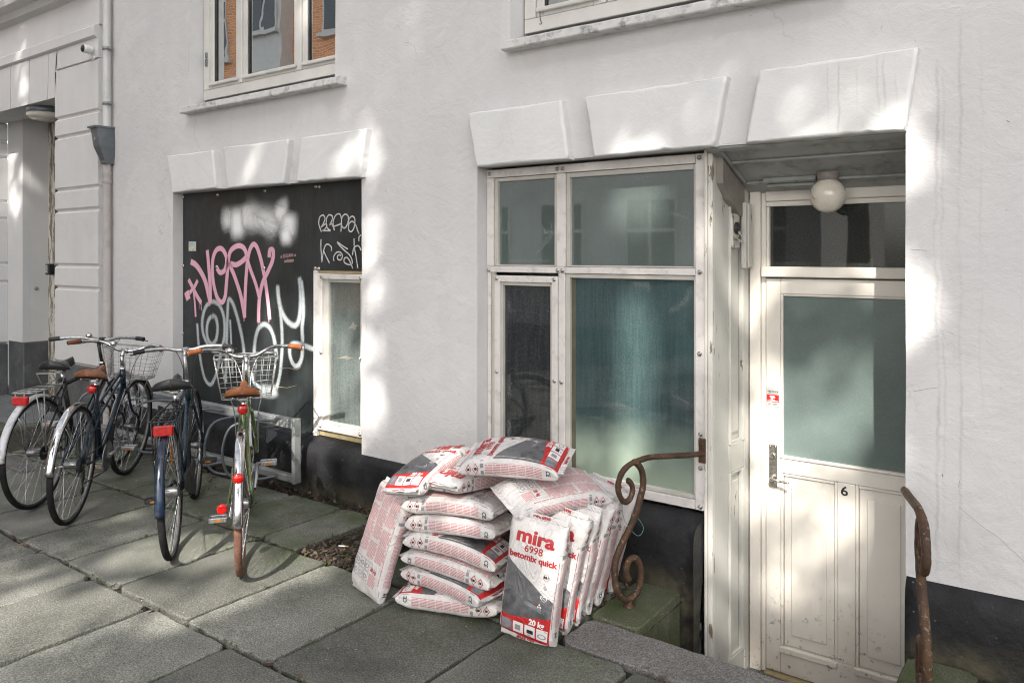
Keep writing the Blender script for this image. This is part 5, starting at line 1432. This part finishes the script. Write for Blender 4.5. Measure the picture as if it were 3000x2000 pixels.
for i in range(n):
    for j in range(n):
        x, y = i/(n-1)-.5, j/(n-1)-.5; b.v.append((-3.12+x*.12, -.27+y*.06, .045+.03*noise.noise(Vector((x*4, y*4, 9)))+.03*x))
for i in range(n-1):
    for j in range(n-1): b.face((i*n+j, (i+1)*n+j, (i+1)*n+j+1, i*n+j+1), 0, None, True)
tag(b.build('plastic_scrap', simple('clear_plastic_scrap', (.38, .43, .46), .2)), 'crumpled pale plastic scrap lying by the mossy stone', 'litter')

# ---------------------------------------------------------------- bicycles
M['chrome'] = simple('chrome', (.62, .62, .63), .12, 1, var=.1, vscale=40, dirt=(.35, .32, .28), dscale=25, rvar=.06)
M['alloy'] = simple('dull_alloy', (.42, .42, .42), .35, .9, var=.2, vscale=40)
M['rim'] = simple('dull_rim', (.20, .20, .20), .35, .8, var=.3, vscale=40)
M['tyre_black'] = simple('black_tyre', (.008, .008, .008), .75, var=.3, vscale=60, spec=.25, dirt=(.022, .021, .02), dscale=20, bump=.4, bscale=160)
M['tyre_brown'] = simple('brown_tyre', (.11, .048, .03), .8, var=.3, vscale=60, dirt=(.16, .09, .06), dscale=20, bump=.4, bscale=160)
M['leather_brown'] = simple('brown_leather', (.19, .072, .03), .4, var=.3, vscale=26, dirt=(.10, .035, .015), dscale=22)
M['leather_orange'] = simple('orange_leather', (.24, .075, .02), .45, var=.2, vscale=26)
M['saddle_black'] = simple('black_saddle_vinyl', (.02, .02, .021), .38, var=.3, vscale=20, bump=.2)
M['paint_black'] = simple('black_frame_paint', (.007, .007, .008), .3, var=.3, coat=.25, spec=.3, dirt=(.05, .047, .042), dscale=15)
M['paint_blue'] = simple('dark_blue_frame_paint', (.006, .014, .026), .28, var=.3, coat=.3, spec=.3, dirt=(.025, .03, .034), dscale=15)
M['paint_steelblue'] = simple('steel_blue_frame_paint', (.006, .018, .030), .28, var=.3, coat=.3, spec=.3, dirt=(.03, .035, .038), dscale=15)
M['paint_green'] = simple('olive_green_frame_paint', (.085, .125, .04), .28, var=.15, coat=.3, dirt=(.05, .07, .025), dscale=14)
M['guard_white'] = simple('white_mudguard', (.52, .52, .54), .35, var=.12, vscale=9, dirt=(.22, .21, .2), dscale=18)
M['guard_blue'] = simple('blue_mudguard', (.004, .011, .026), .2, .1, var=.2, coat=.25, dirt=(.03, .035, .045), dscale=14)
M['basket_wire'] = simple('galvanised_wire', (.33, .33, .32), .42, .5, var=.2, vscale=30)
M['reflector_red'] = simple('red_reflector', (.42, .006, .005), .15, var=.35, vscale=60, coat=.6)
M['reflector_amber'] = simple('amber_reflector', (.42, .15, .012), .25, var=.2, vscale=50)
def arc(cx, cz, r, a0, a1, n=28, y=0):
    return [(cx+r*math.cos(R(a0+(a1-a0)*i/n)), y, cz+r*math.sin(R(a0+(a1-a0)*i/n))) for i in range(n+1)]
def make_bike(name, label, pos, ang, lean=0, steer=0, fm='paint_black', saddle='saddle_black', grip='black', tyre='tyre_black', guards=('chrome', 'chrome'), style='city', WB=1.06,
              rack=None, basket=None, mixte=False, saddle_z=.90, bar_z=.97, stem_m='chrome', taillamp=True, bell=True, derailleur=False, crank_a=20, case=None, guard_arc=(62, 205), bar_w=1.0, saddle_w=1.0):
    RW = .345
    o = thing(name, label, 'bicycle', (pos[0], pos[1], .003), (R(lean), 0, ang), 'bicycles parked at the wall rack')
    BB = Vector((.455, 0, .285)); RH = Vector((0, 0, RW)); FH = Vector((WB, 0, RW))
    HT = Vector((WB-.245, 0, .80)); HB = Vector((WB-.195, 0, .655)); d = (HT-HB).normalized()
    ST = BB + Vector((-.30, 0, .95))*.50                       # top of the seat tube
    SR = Matrix.Translation(HB) @ Matrix.Rotation(R(steer), 4, d) @ Matrix.Translation(-HB)
    def T(path): return [SR @ Vector(p) for p in path]
    fmat, bl = M[fm], M['black']
    # frame
    f = MB()
    f.tube([BB, ST], .0155, 10); f.tube([HB+d*-.01, HT], .019, 10)
    f.tube([HB+d*.03, BB], .0165, 10)
    if mixte:
        for s in (-1, 1):
            P = [HT+d*-.035+Vector((0, s*.012, 0)), BB+Vector((-.16, s*.030, .27)), RH+Vector((.01, s*.058, .012))]
            f.tube(smooth_path(P, 6), .0085, 8)
        f.tube([(.50, -.03, .60), (.50, .03, .60)], .006, 6); f.tube([(.33, -.035, .49), (.33, .035, .49)], .006, 6)
    else:
        f.tube([HT+d*-.03, ST+Vector((.012, 0, -.035))], .0145, 10)
    for s in (-1, 1):
        f.tube([ST+Vector((.02, s*.015, -.045)), RH+Vector((.03, s*.045, .10)), RH+Vector((0, s*.060, 0))], .0075, 8)
        f.tube([BB+Vector((-.02, s*.028, 0)), RH+Vector((.14, s*.048, -.025)), RH+Vector((0, s*.060, 0))], .0085, 8)
    f.lathe([(.022, -.036), (.022, .036)], BB, 'y', 14)
    f.build('frame', fmat, o)
    # fork
    k = MB()
    for s in (-1, 1):
        k.tube(T(smooth_path([HB+Vector((.0, s*.030, -.01)), HB+Vector((.055, s*.05, -.16)), FH+Vector((-.035, s*.052, .09)), FH+Vector((0, s*.052, 0))], 5)), .009, 8)
    k.tube(T([HB+Vector((0, -.036, -.012)), HB+Vector((0, .036, -.012))]), .015, 8)
    k.build('fork', fmat, o)
    for c_, r_ in ((HT, .021), (HB+Vector((0, 0, -.012)), .022)):
        b = MB(); b.lathe([(r_, 0), (r_, .012)], c_, 'z', 14); b.build('headset_cup', M['chrome'], o)
    def wheel(c, mx, front):
        r = MB(); n = 44
        prof = [(.322, -.011), (.324, .011), (.315, .010), (.310, .004), (.310, -.004), (.315, -.010), (.322, -.011)]
        r.lathe(prof, (0,0,0), 'y', n, 0, False)
        hw = .045 if not front else .04
        r.lathe([(.006, -hw-.03), (.006, -hw-.01), (.012, -hw-.009), (.014, -hw), (.030, -hw), (.030, -hw+.003), (.018 if front else .026, -hw+.008), (.018 if front else .026, hw-.008), (.030, hw-.003), (.030, hw), (.012, hw+.001), (.006, hw+.01), (.006, hw+.03)], (0,0,0), 'y', 16)
        MX = mx @ Matrix.Translation(c)
        w = r.build('wheel', M['rim'], o, MX)
        t = MB(); t.lathe([(.319+.0262*(1-math.cos(a))*.5, .0185*math.sin(a)) for a in [2*PI*i/12 for i in range(13)]], (0,0,0), 'y', n, 0, False)
        t.build('tyre', M[tyre], w, MX)
        s = MB()
        for i in range(36):
            a = 2*PI*i/36; sg = 1 if i % 2 else -1; tw = (.55 if (i//2) % 2 else -.55)
            s.tube([(.027*math.cos(a+tw), sg*hw*.95, .027*math.sin(a+tw)), (.312*math.cos(a), sg*.003, .312*math.sin(a))], .00105, 4, cap=False)
        s.build('spokes', M['chrome'], w, MX)
        return w
    I = Matrix.Identity(4)
    wr = wheel(RH, I, False); wf = wheel(FH, SR, True)
    # mudguards
    def guard(c, a0, a1, mat, mx, back):
        g = MB(); rr = .362; n = 26; W = [(-.023, -.013), (-.018, -.002), (-.008, .003), (.008, .003), (.018, -.002), (.023, -.013)]
        for i in range(n+1):
            a = R(a0+(a1-a0)*i/n)
            for y, dr in W: g.v.append(tuple(mx @ Vector((c.x+(rr+dr)*math.cos(a), y, c.z+(rr+dr)*math.sin(a)))))
        m_ = len(W)
        for i in range(n):
            for j in range(m_-1): g.face((i*m_+j, (i+1)*m_+j, (i+1)*m_+j+1, i*m_+j+1), 0, None, True)
        q = g.build('mudguard', M[mat], o)
        sol = q.modifiers.new('thick', 'SOLIDIFY'); sol.thickness = .0016
        st = MB()
        for aa in ([a1-8, a1-45] if back else [a0+8]):
            for s in (-1, 1):
                st.tube([mx @ Vector(p) for p in ((c.x, s*.056, c.z), (c.x+.350*math.cos(R(aa)), s*.029, c.z+.350*math.sin(R(aa))))], .002, 5)
        st.build('mudguard_stay', M['chrome'], o)
        return q
    gr = None
    if guards[0]: gr = guard(RH, guard_arc[0], guard_arc[1], guards[0], I, True)
    if guards[1]: guard(FH, 22, 165, guards[1], SR, False)
    # saddle and post
    SP = BB + Vector((-.30, 0, .95))*((saddle_z-.085-BB.z)/.95)
    b = MB(); b.tube([ST-Vector((-.03, 0, .095))*.4, SP], .0125, 10); b.build('seat_post', M['chrome'], o)
    b = MB(); b.lathe([(.021, 0), (.021, .022)], ST-Vector((0,0,.012)), 'z', 14); b.box(ST.x-.045, ST.x-.012, -.012, .012, ST.z-.012, ST.z+.006, 0, .003); b.build('seat_clamp', M['black'], o)
    s = MB(); nx, na = 16, 12; cx = SP.x-.005
    for i in range(nx+1):
        u = i/nx; x = cx-.145+.285*u
        w = (.088*min(1, (u/.10)**.5 if u < .10 else 1)*(1-.0*u)) if u < .30 else .088*(.26+.74*(.5+.5*math.cos(PI*min(1, (u-.30)/.42)))**1.1)
        if u > .93: w *= max(.15, math.sqrt(max(0, 1-((u-.93)/.07)**2)))
        w = max(w*saddle_w, .004); zt = saddle_z + .014*(2*u-1)**2 - .010 + (.012 if u < .2 else 0)*(1-u/.2); dp = .040+.022*(1-abs(2*u-1))*.5
        for j in range(na+1):
            a = -PI/2 + PI*j/na
            yy = w*math.copysign(abs(math.sin(a))**.8, a)
            zz = zt - (dp+.006)*(1-abs(math.cos(a))**.75)
            s.v.append((x, yy, zz))
    for i in range(nx):
        for j in range(na): s.face((i*(na+1)+j, (i+1)*(na+1)+j, (i+1)*(na+1)+j+1, i*(na+1)+j+1), 0, None, True)
        s.face((i*(na+1), i*(na+1)+na, (i+1)*(na+1)+na, (i+1)*(na+1)), 1)
    s.face([j for j in range(na+1)]); s.face([nx*(na+1)+j for j in range(na+1)])
    sd = s.build('saddle', [M[saddle], M['black']], o)
    b = MB()
    for q in (-1, 1): b.tube(smooth_path([(cx-.11, q*.05, saddle_z-.055), (cx-.05, q*.024, saddle_z-.075), (cx+.03, q*.024, saddle_z-.075), (cx+.12, q*.008, saddle_z-.045)], 4), .0035, 6)
    b.box(cx-.02, cx+.02, -.024, .024, saddle_z-.09, saddle_z-.068, 0, .004)
    if saddle != 'saddle_black':
        for q in (-1, 1): b.tube([(cx-.10+.012*math.cos(a), q*.045+.012*math.sin(a), saddle_z-.028-.0026*a) for a in [i*.8 for i in range(18)]], .002, 5)
    b.build('saddle_rails', M['chrome'], sd)
    # stem and handlebar
    C = HT + d*((bar_z-HT.z)/d.z*.98); CB = C + Vector((.055, 0, .02))
    b = MB(); b.tube(T([HT, C-d*.01]), .0115, 10); b.tube(T([C-d*.02, C+Vector((.02, 0, .012)), CB]), .014, 10); b.tube(T([CB+Vector((0, -.02, 0)), CB+Vector((0, .02, 0))]), .017, 10); b.build('stem', M[stem_m], o)
    if style == 'city': H = [(0,0,0), (.015,.06,.004), (.03,.12,.030), (.01,.18,.050), (-.035,.225,.055), (-.09,.27,.055), (-.17,.305,.050)]
    elif style == 'wide': H = [(0,0,0), (.01,.06,.004), (.012,.11,.03), (-.015,.16,.052), (-.05,.205,.058), (-.075,.25,.058), (-.125,.315,.052)]
    else: H = [(0,0,0), (0,.06,.0), (-.005,.12,.012), (-.02,.18,.016), (-.04,.24,.016), (-.055,.28,.014), (-.08,.335,.010)]
    H = [(x, y*bar_w, z) for x, y, z in H]
    full = [(x, -y, z) for x, y, z in H[::-1]] + H[1:]
    P = T(smooth_path([CB+Vector(p) for p in full], 5))
    b = MB(); b.tube(P, .0112, 10); hb = b.build('handlebar', M['chrome'] if stem_m == 'chrome' else M['alloy'], o)
    for s in (-1, 1):
        Q = [P[i] for i in (range(0, 7) if s < 0 else range(len(P)-7, len(P)))]
        e = (Q[0]-Q[1]).normalized() if s < 0 else (Q[-1]-Q[-2]).normalized()
        if s < 0: Q = [Q[0]+e*.006] + Q[:-1]
        else: Q = Q[1:] + [Q[-1]+e*.006]
        g = MB(); g.tube(Q, [.0165, .0155, .0150, .0155, .0150, .0155, .0165][:len(Q)], 12)
        end = Q[0] if s < 0 else Q[-1]
        g.tube([end+e*.0005, end+e*.004], .010, 10, 1)
        g.build('grip', [M[grip], M['chrome'] if grip != 'black' else M['black']], hb)
        # brake lever
        i0 = 8 if s < 0 else len(P)-9; p0 = P[i0]; out = ((P[0]-P[8]) if s < 0 else (P[-1]-P[-9])).normalized()
        fw = (SR.to_3x3() @ Vector((1, 0, 0)))
        l = MB(); l.tube([p0, p0+fw*.03-Vector((0,0,.008))], .009, 8); l.tube(smooth_path([p0+fw*.03-Vector((0,0,.008)), p0+out*.04+fw*.045-Vector((0,0,.014)), p0+out*.11+fw*.035-Vector((0,0,.014))], 4), .004, 6)
        l.build('brake_lever', M['alloy'] if stem_m == 'chrome' else M['black'], hb)
    if bell:
        p0 = P[len(P)//2+8]; b = MB(); b.lathe([(.004, .0), (.022, .014), (.024, .022), (.019, .034), (.008, .040), (.001, .041)], p0, 'z', 16); b.build('bell', M['chrome'], hb)
    # cables
    b = MB()
    for s in (-1, 1):
        p0 = P[9 if s < 0 else -10]
        b.tube(smooth_path([p0+Vector((0,0,-.005)), (SR @ (CB+Vector((.10, s*.09, .0)))), (SR @ (CB+Vector((.085, s*.03, -.12)))), (SR @ (HB+Vector((.04, s*.02, .02)))) if s < 0 else (HT+Vector((.03, .02, -.06)))], 6), .0024, 5)
    b.build('brake_cable', M['white_plastic'] if fm == 'paint_green' else M['black'], o)
    # front brake caliper
    b = MB(); c = SR @ (HB+Vector((.03, 0, -.03)))
    b.tube(smooth_path([c+Vector((0, -.03, -.05)), c+Vector((.01, -.032, 0)), c+Vector((.01, 0, .015)), c+Vector((.01, .032, 0)), c+Vector((0, .03, -.05))], 4), .005, 6); b.build('brake_caliper', M['alloy'], o)
    # drivetrain (right side is -y)
    b = MB(); b.lathe([(.092, -.048), (.095, -.047), (.095, -.044), (.088, -.043), (.088, -.048)], BB, 'y', 36); b.lathe([(.03, -.05), (.034, -.042)], BB, 'y', 16)
    for i in range(5): a = 2*PI*i/5; b.box(BB.x-.006, BB.x+.006, -.047, -.044, BB.z, BB.z+.09, 0, 0, Matrix.Translation(BB) @ Matrix.Rotation(a, 4, 'Y') @ Matrix.Translation(-BB))
    b.build('chainring', M['black'] if case else M['alloy'], o)
    for s, a in ((-1, R(crank_a)), (1, R(crank_a)+PI)):
        b = MB(); e = BB + Vector((.17*math.cos(a), 0, -.17*math.sin(a)))
        b.tube([BB+Vector((0, s*.055, 0)), (BB+e)/2+Vector((0, s*.062, 0)), e+Vector((0, s*.068, 0))], [.013, .011, .011], 8); cr = b.build('crank', M['alloy'], o)
        p = MB(); p.tube([e+Vector((0, s*.07, 0)), e+Vector((0, s*.175, 0))], .006, 8, 1)
        for x in (-.030, .030): p.box(e.x+x-.004, e.x+x+.004, min(s*.085, s*.172)+e.y, max(s*.085, s*.172), e.z-.012, e.z+.012, 0, .003)
        for y in (.085, .172): p.box(e.x-.03, e.x+.03, min(s*y-.003, s*y+.003), max(s*y-.003, s*y+.003), e.z-.012, e.z+.012, 0, .002)
        p.box(e.x-.016, e.x+.016, min(s*.09, s*.168), max(s*.09, s*.168), e.z-.008, e.z+.008, 0, .004)
        for x in (-.0355, .0345): p.box(e.x+x, e.x+x+.001, min(s*.112, s*.145), max(s*.112, s*.145), e.z-.006, e.z+.005, 2)
        p.build('pedal', [M['alloy'] if not case else M['black'], M['alloy'], M['reflector_amber']], cr)
    b = MB(); rr_ = .034
    b.tube([(BB.x, -.046, BB.z+.094), (0, -.046, RW+rr_)], .0042, 4); b.tube([(BB.x, -.046, BB.z-.094), (0.02, -.046, RW-rr_-(.09 if derailleur else 0))], .0042, 4)
    b.lathe([(rr_+.012, -.052), (rr_, -.048), (rr_+.006 if derailleur else rr_, -.040), (.02, -.034)], RH, 'y', 22)
    b.build('chain', M['black'], o)
    if derailleur:
        b = MB()
        for i in range(6): b.lathe([(.030+.006*i, -.052+.0035*i), (.030+.006*i, -.050+.0035*i)], RH, 'y', 22)
        b.build('cassette', M['zinc_dark'], o)
        b = MB(); b.box(-.012, .02, -.062, -.05, RW-.075, RW-.03, 0, .004); b.box(0, .014, -.058, -.052, RW-.165, RW-.07, 0, .003)
        for z in (.085, .155): b.lathe([(.022, -.058), (.024, -.055), (.022, -.051)], (.008, 0, RW-z), 'y', 14)
        b.build('derailleur', M['black'], o)
    if case:
        b = MB(); P2 = [(BB.x+.11*math.cos(R(a)), BB.z+.11*math.sin(R(a))) for a in range(-70, 121, 19)] + [(.10, RW+.055), (.10, RW-.03)]
        b.prism([(x, z) for x, z in P2], 1, -.066, -.054); b.build('chain_guard', M['black'], o)
    # carrier
    if rack:
        b = MB(); z = .745; m_ = M[rack]
        for s in (-1, 1):
            b.tube([(.20, s*.055, z), (-.13, s*.065, z)], .0045, 6)
            b.tube([(-.02, s*.062, z), (.0, s*.066, RW+.02)], .004, 6); b.tube([(-.11, s*.065, z), (-.005, s*.068, RW+.015)], .004, 6)
        for y in (-.02, .02): b.tube([(.20, y, z), (-.13, y, z)], .0035, 6)
        for x in (.20, .10, .0, -.08): b.tube([(x, -.06, z+.001), (x, .06, z+.001)], .0035, 6)
        b.tube(smooth_path([(-.13, -.065, z), (-.145, -.05, z), (-.145, .05, z), (-.13, .065, z)], 3), .0045, 6)
        if rack == 'basket_wire': b.tube(smooth_path([(.16, -.055, z), (.10, -.05, z+.075), (.09, -.04, z+.085), (.09, .04, z+.085), (.10, .05, z+.075), (.16, .055, z)], 3), .004, 6)
        b.tube([(.20, -.05, z), (ST.x-.01, -.012, z+.03)], .004, 6); b.tube([(.20, .05, z), (ST.x-.01, .012, z+.03)], .004, 6)
        rk = b.build('luggage_rack', m_, o)
        b = MB(); b.box(-.172, -.145, -.048, .048, z-.070, z-.018, 0, .006); b.box(-.174, -.1725, -.018, .018, z-.066, z-.022, 0, 0); b.build('tail_reflector', M['reflector_red'], rk)
    elif taillamp:
        b = MB(); c = SP+Vector((-.05, 0, -.04)); b.lathe([(.027, 0), (.027, -.014), (.022, -.02), (.008, -.023)], c, 'x', 18, 0); b.lathe([(.014, 0), (.014, .03)], c, 'x', 10, 1)
        b.build('tail_light', [M['reflector_red'], M['black']], o)
    if basket:
        zt, zb = basket; m_ = M['basket_wire']; x0, x1, xb0, xb1, w, wb = CB.x+.035, CB.x+.275, CB.x+.055, CB.x+.225, .185, .145
        b = MB()
        def ringp(t):
            z = zb+(zt-zb)*t; xa, xc, ww = xb0+(x0-xb0)*t, xb1+(x1-xb1)*t, wb+(w-wb)*t; r = .035
            P = []
            for cx_, cy_, a in ((xc-r, ww-r, 0), (xa+r, ww-r, 90), (xa+r, -ww+r, 180), (xc-r, -ww+r, 270)):
                P += [(cx_+r*math.cos(R(a+q)), cy_+r*math.sin(R(a+q)), z) for q in (0, 30, 60, 90)]
            return P
        for t, r in ((1, .0034), (.97, .0022), (.8, .0017), (.55, .0017), (.3, .0017), (.05, .002), (0, .0026)): b.tube(T(ringp(t)), r, 5, 0, True)
        def lerp(t, q, side):
            z = zb+(zt-zb)*t; xa, xc, ww = xb0+(x0-xb0)*t, xb1+(x1-xb1)*t, wb+(w-wb)*t
            if side in 'lr': return (xa+(xc-xa)*q, ww if side == 'l' else -ww, z)
            return (xc if side == 'f' else xa, -ww+2*ww*q, z)
        for side, n in (('l', 6), ('r', 6), ('f', 9), ('k', 9)):
            for i in range(1, n):
                b.tube(T([lerp(1, i/n, side), lerp(0, i/n, side)]), .0016, 4)
        for i in range(1, 9): b.tube(T([(xb0, -wb+2*wb*i/9, zb), (xb1, -wb+2*wb*i/9, zb)]), .0016, 4)
        for i in range(1, 5): b.tube(T([(xb0+(xb1-xb0)*i/5, -wb, zb), (xb0+(xb1-xb0)*i/5, wb, zb)]), .0016, 4)
        bk = b.build('basket', m_, o)
        for s in (-1, 1):
            b = MB(); b.tube(T(smooth_path([(xb1-.03, s*.10, zb), (xb1-.01, s*.07, zb-.12), FH+Vector((.0, s*.066, .05)), FH+Vector((0, s*.066, 0))], 5)), .0035, 6); b.build('basket_stay', m_, bk)
        b = MB(); b.tube(T([CB+Vector((.06, -.05, -.01)), CB+Vector((.06, .05, -.01))]), .004, 6); b.tube(T([CB+Vector((0, -.04, 0)), CB+Vector((.06, -.04, -.01))]), .004, 6); b.tube(T([CB+Vector((0, .04, 0)), CB+Vector((.06, .04, -.01))]), .004, 6)
        b.build('basket_bracket', m_, bk)
    return o, gr, RH, SP
def ang(a, b): return math.atan2(b, a)
b1, g1, RH, SP = make_bike('bicycle', 'leftmost black bicycle with a silver wire carrier, red block reflector and dirty white mudguard', (-5.372, -1.281), ang(-.60, .80), steer=0, fm='paint_black', guards=('guard_white', 'guard_white'),
    style='flat', rack='basket_wire', saddle_z=.895, bar_z=.955, stem_m='black', taillamp=False, crank_a=70, guard_arc=(70, 176))
b = MB(); b.tube(arc(0, 0, .045, -40, 220, 20, 0), .008, 8); b.box(-.06, .06, -.015, .015, -.055, -.02, 0, .006)
b.build('ring_lock', M['black'], b1, Matrix.Translation((.20, 0, .62)) @ Matrix.Rotation(R(90), 4, 'Z'))
b2, g2, _, _ = make_bike('bicycle', 'dark blue bicycle with brown saddle and grips, chrome mudguards and a wire front basket', (-4.902, -1.287), ang(-.715, .70), lean=3, steer=-6, fm='paint_blue', saddle='leather_brown', grip='leather_brown',
    mixte=True, style='city', basket=(.93, .72), saddle_z=.88, bar_z=.905, derailleur=True, crank_a=-5, guard_arc=(70, 176))
b3, g3, _, _ = make_bike('bicycle', 'black and steel blue bicycle with broad black saddle, black carrier and large red tail light', (-3.911, -1.214), ang(-.79, .615), lean=-2, steer=0, fm='paint_steelblue', guards=('guard_blue', 'black'),
    style='flat', rack='paint_black', saddle_z=.905, bar_z=.985, stem_m='alloy', taillamp=False, case=True, crank_a=-20, bell=False, guard_arc=(70, 184), bar_w=.82, saddle_w=1.18)
b = MB(); b.box(-.02, .02, -.036, -.030, -.06, .06, 0, .004); b.build('spoke_reflector', M['reflector_amber'], b3, Matrix.Translation((.06, .03, .53)) @ Matrix.Rotation(R(-20), 4, 'Y'))
b4, g4, _, _ = make_bike('bicycle', 'olive green bicycle with tan saddle and grips, chrome mudguard, brown tyres and a wire basket', (-3.448, -1.121), ang(-.80, .60), lean=0, steer=3, fm='paint_green', saddle='leather_orange', grip='leather_orange', tyre='tyre_brown',
    style='wide', basket=(.97, .72), saddle_z=.90, bar_z=.965, crank_a=-40, guard_arc=(75, 181))
for gg, oo, aa in ((g4, b4, 178), (g2, b2, 110)):
    if gg is g4:
        b = MB(); b.lathe([(.026, 0), (.026, .006), (.020, .012), (.006, .015)], (0,0,0), 'x', 18); b.build('round_reflector', M['reflector_red'], oo, Matrix.Translation((-.304, 0, .553)) @ Matrix.Rotation(R(180), 4, 'Z'))
b = MB(); b.lathe([(.014, 0), (.022, .015), (.026, .04), (.020, .05)], (0,0,0), 'x', 16); b.build('axle_light', M['reflector_red'], b4, Matrix.Translation((-.03, .085, .345)) @ Matrix.Rotation(R(180), 4, 'Z'))
b = MB(); b.tube(smooth_path([(WBx, y, z) for WBx, y, z in ((1.12, -.19, .86), (1.20, -.25, .85), (1.24, -.30, .83), (1.30, -.33, .84))], 4), .002, 5); b.tube([(1.15, -.15, .74), (1.2, -.24, .72), (1.25, -.30, .725)], .002, 5)
b.build('loose_string', simple('straw_string', (.35, .27, .16), .8), b4)

# wall rack for the bicycles
rk = thing('bicycle_rack', 'galvanised steel bicycle rack fixed low along the wall', 'bicycle rack', (-5.4, -.15, 0))
RR = rel((-5.4, -.15, 0))
b = MB(); b.box(-7.0, -4.262, -.175, -.125, .445, .508, 0, .004); b.box(-7.0, -4.262, -.175, -.125, .09, .135, 0, .004)
b.box(-4.2605, -4.232, -.178, -.122, .085, .512, 0, .003); b.box(-5.65, -5.622, -.1245, -.10, .09, .508, 0, .003)
for x in (-4.29, -5.6, -6.6):
    b.lathe([(.008, 0), (.008, -.004)], (x, -.175, .475), 'y', 8); b.lathe([(.008, 0), (.008, -.004)], (x, -.175, .112), 'y', 8)
b.build('rail_frame', M['zinc'], rk, RR)
b = MB()
for x in (-4.6, -6.0): b.prism([(-.1245, .40), (-.05, .36), (-.05, .34), (-.1245, .30)], 0, x, x+.02)
b.build('wall_bracket', M['zinc_dark'], rk, RR)
for i, x in enumerate((-4.42, -4.62, -5.02, -5.22, -5.62, -5.80, -6.2, -6.42)):
    b = MB(); sk_ = -.10
    b.tube(smooth_path([(x, -.176, .478), (x+sk_*.6, -.30, .50), (x+sk_*1.3, -.43, .47), (x+sk_*1.5, -.48, .36), (x+sk_*1.5, -.48, .24), (x+sk_*1.3, -.43, .14), (x+sk_*.6, -.30, .105), (x, -.176, .112)], 5), .009, 8)
    b.build('hoop', M['zinc_dark'], rk, RR)
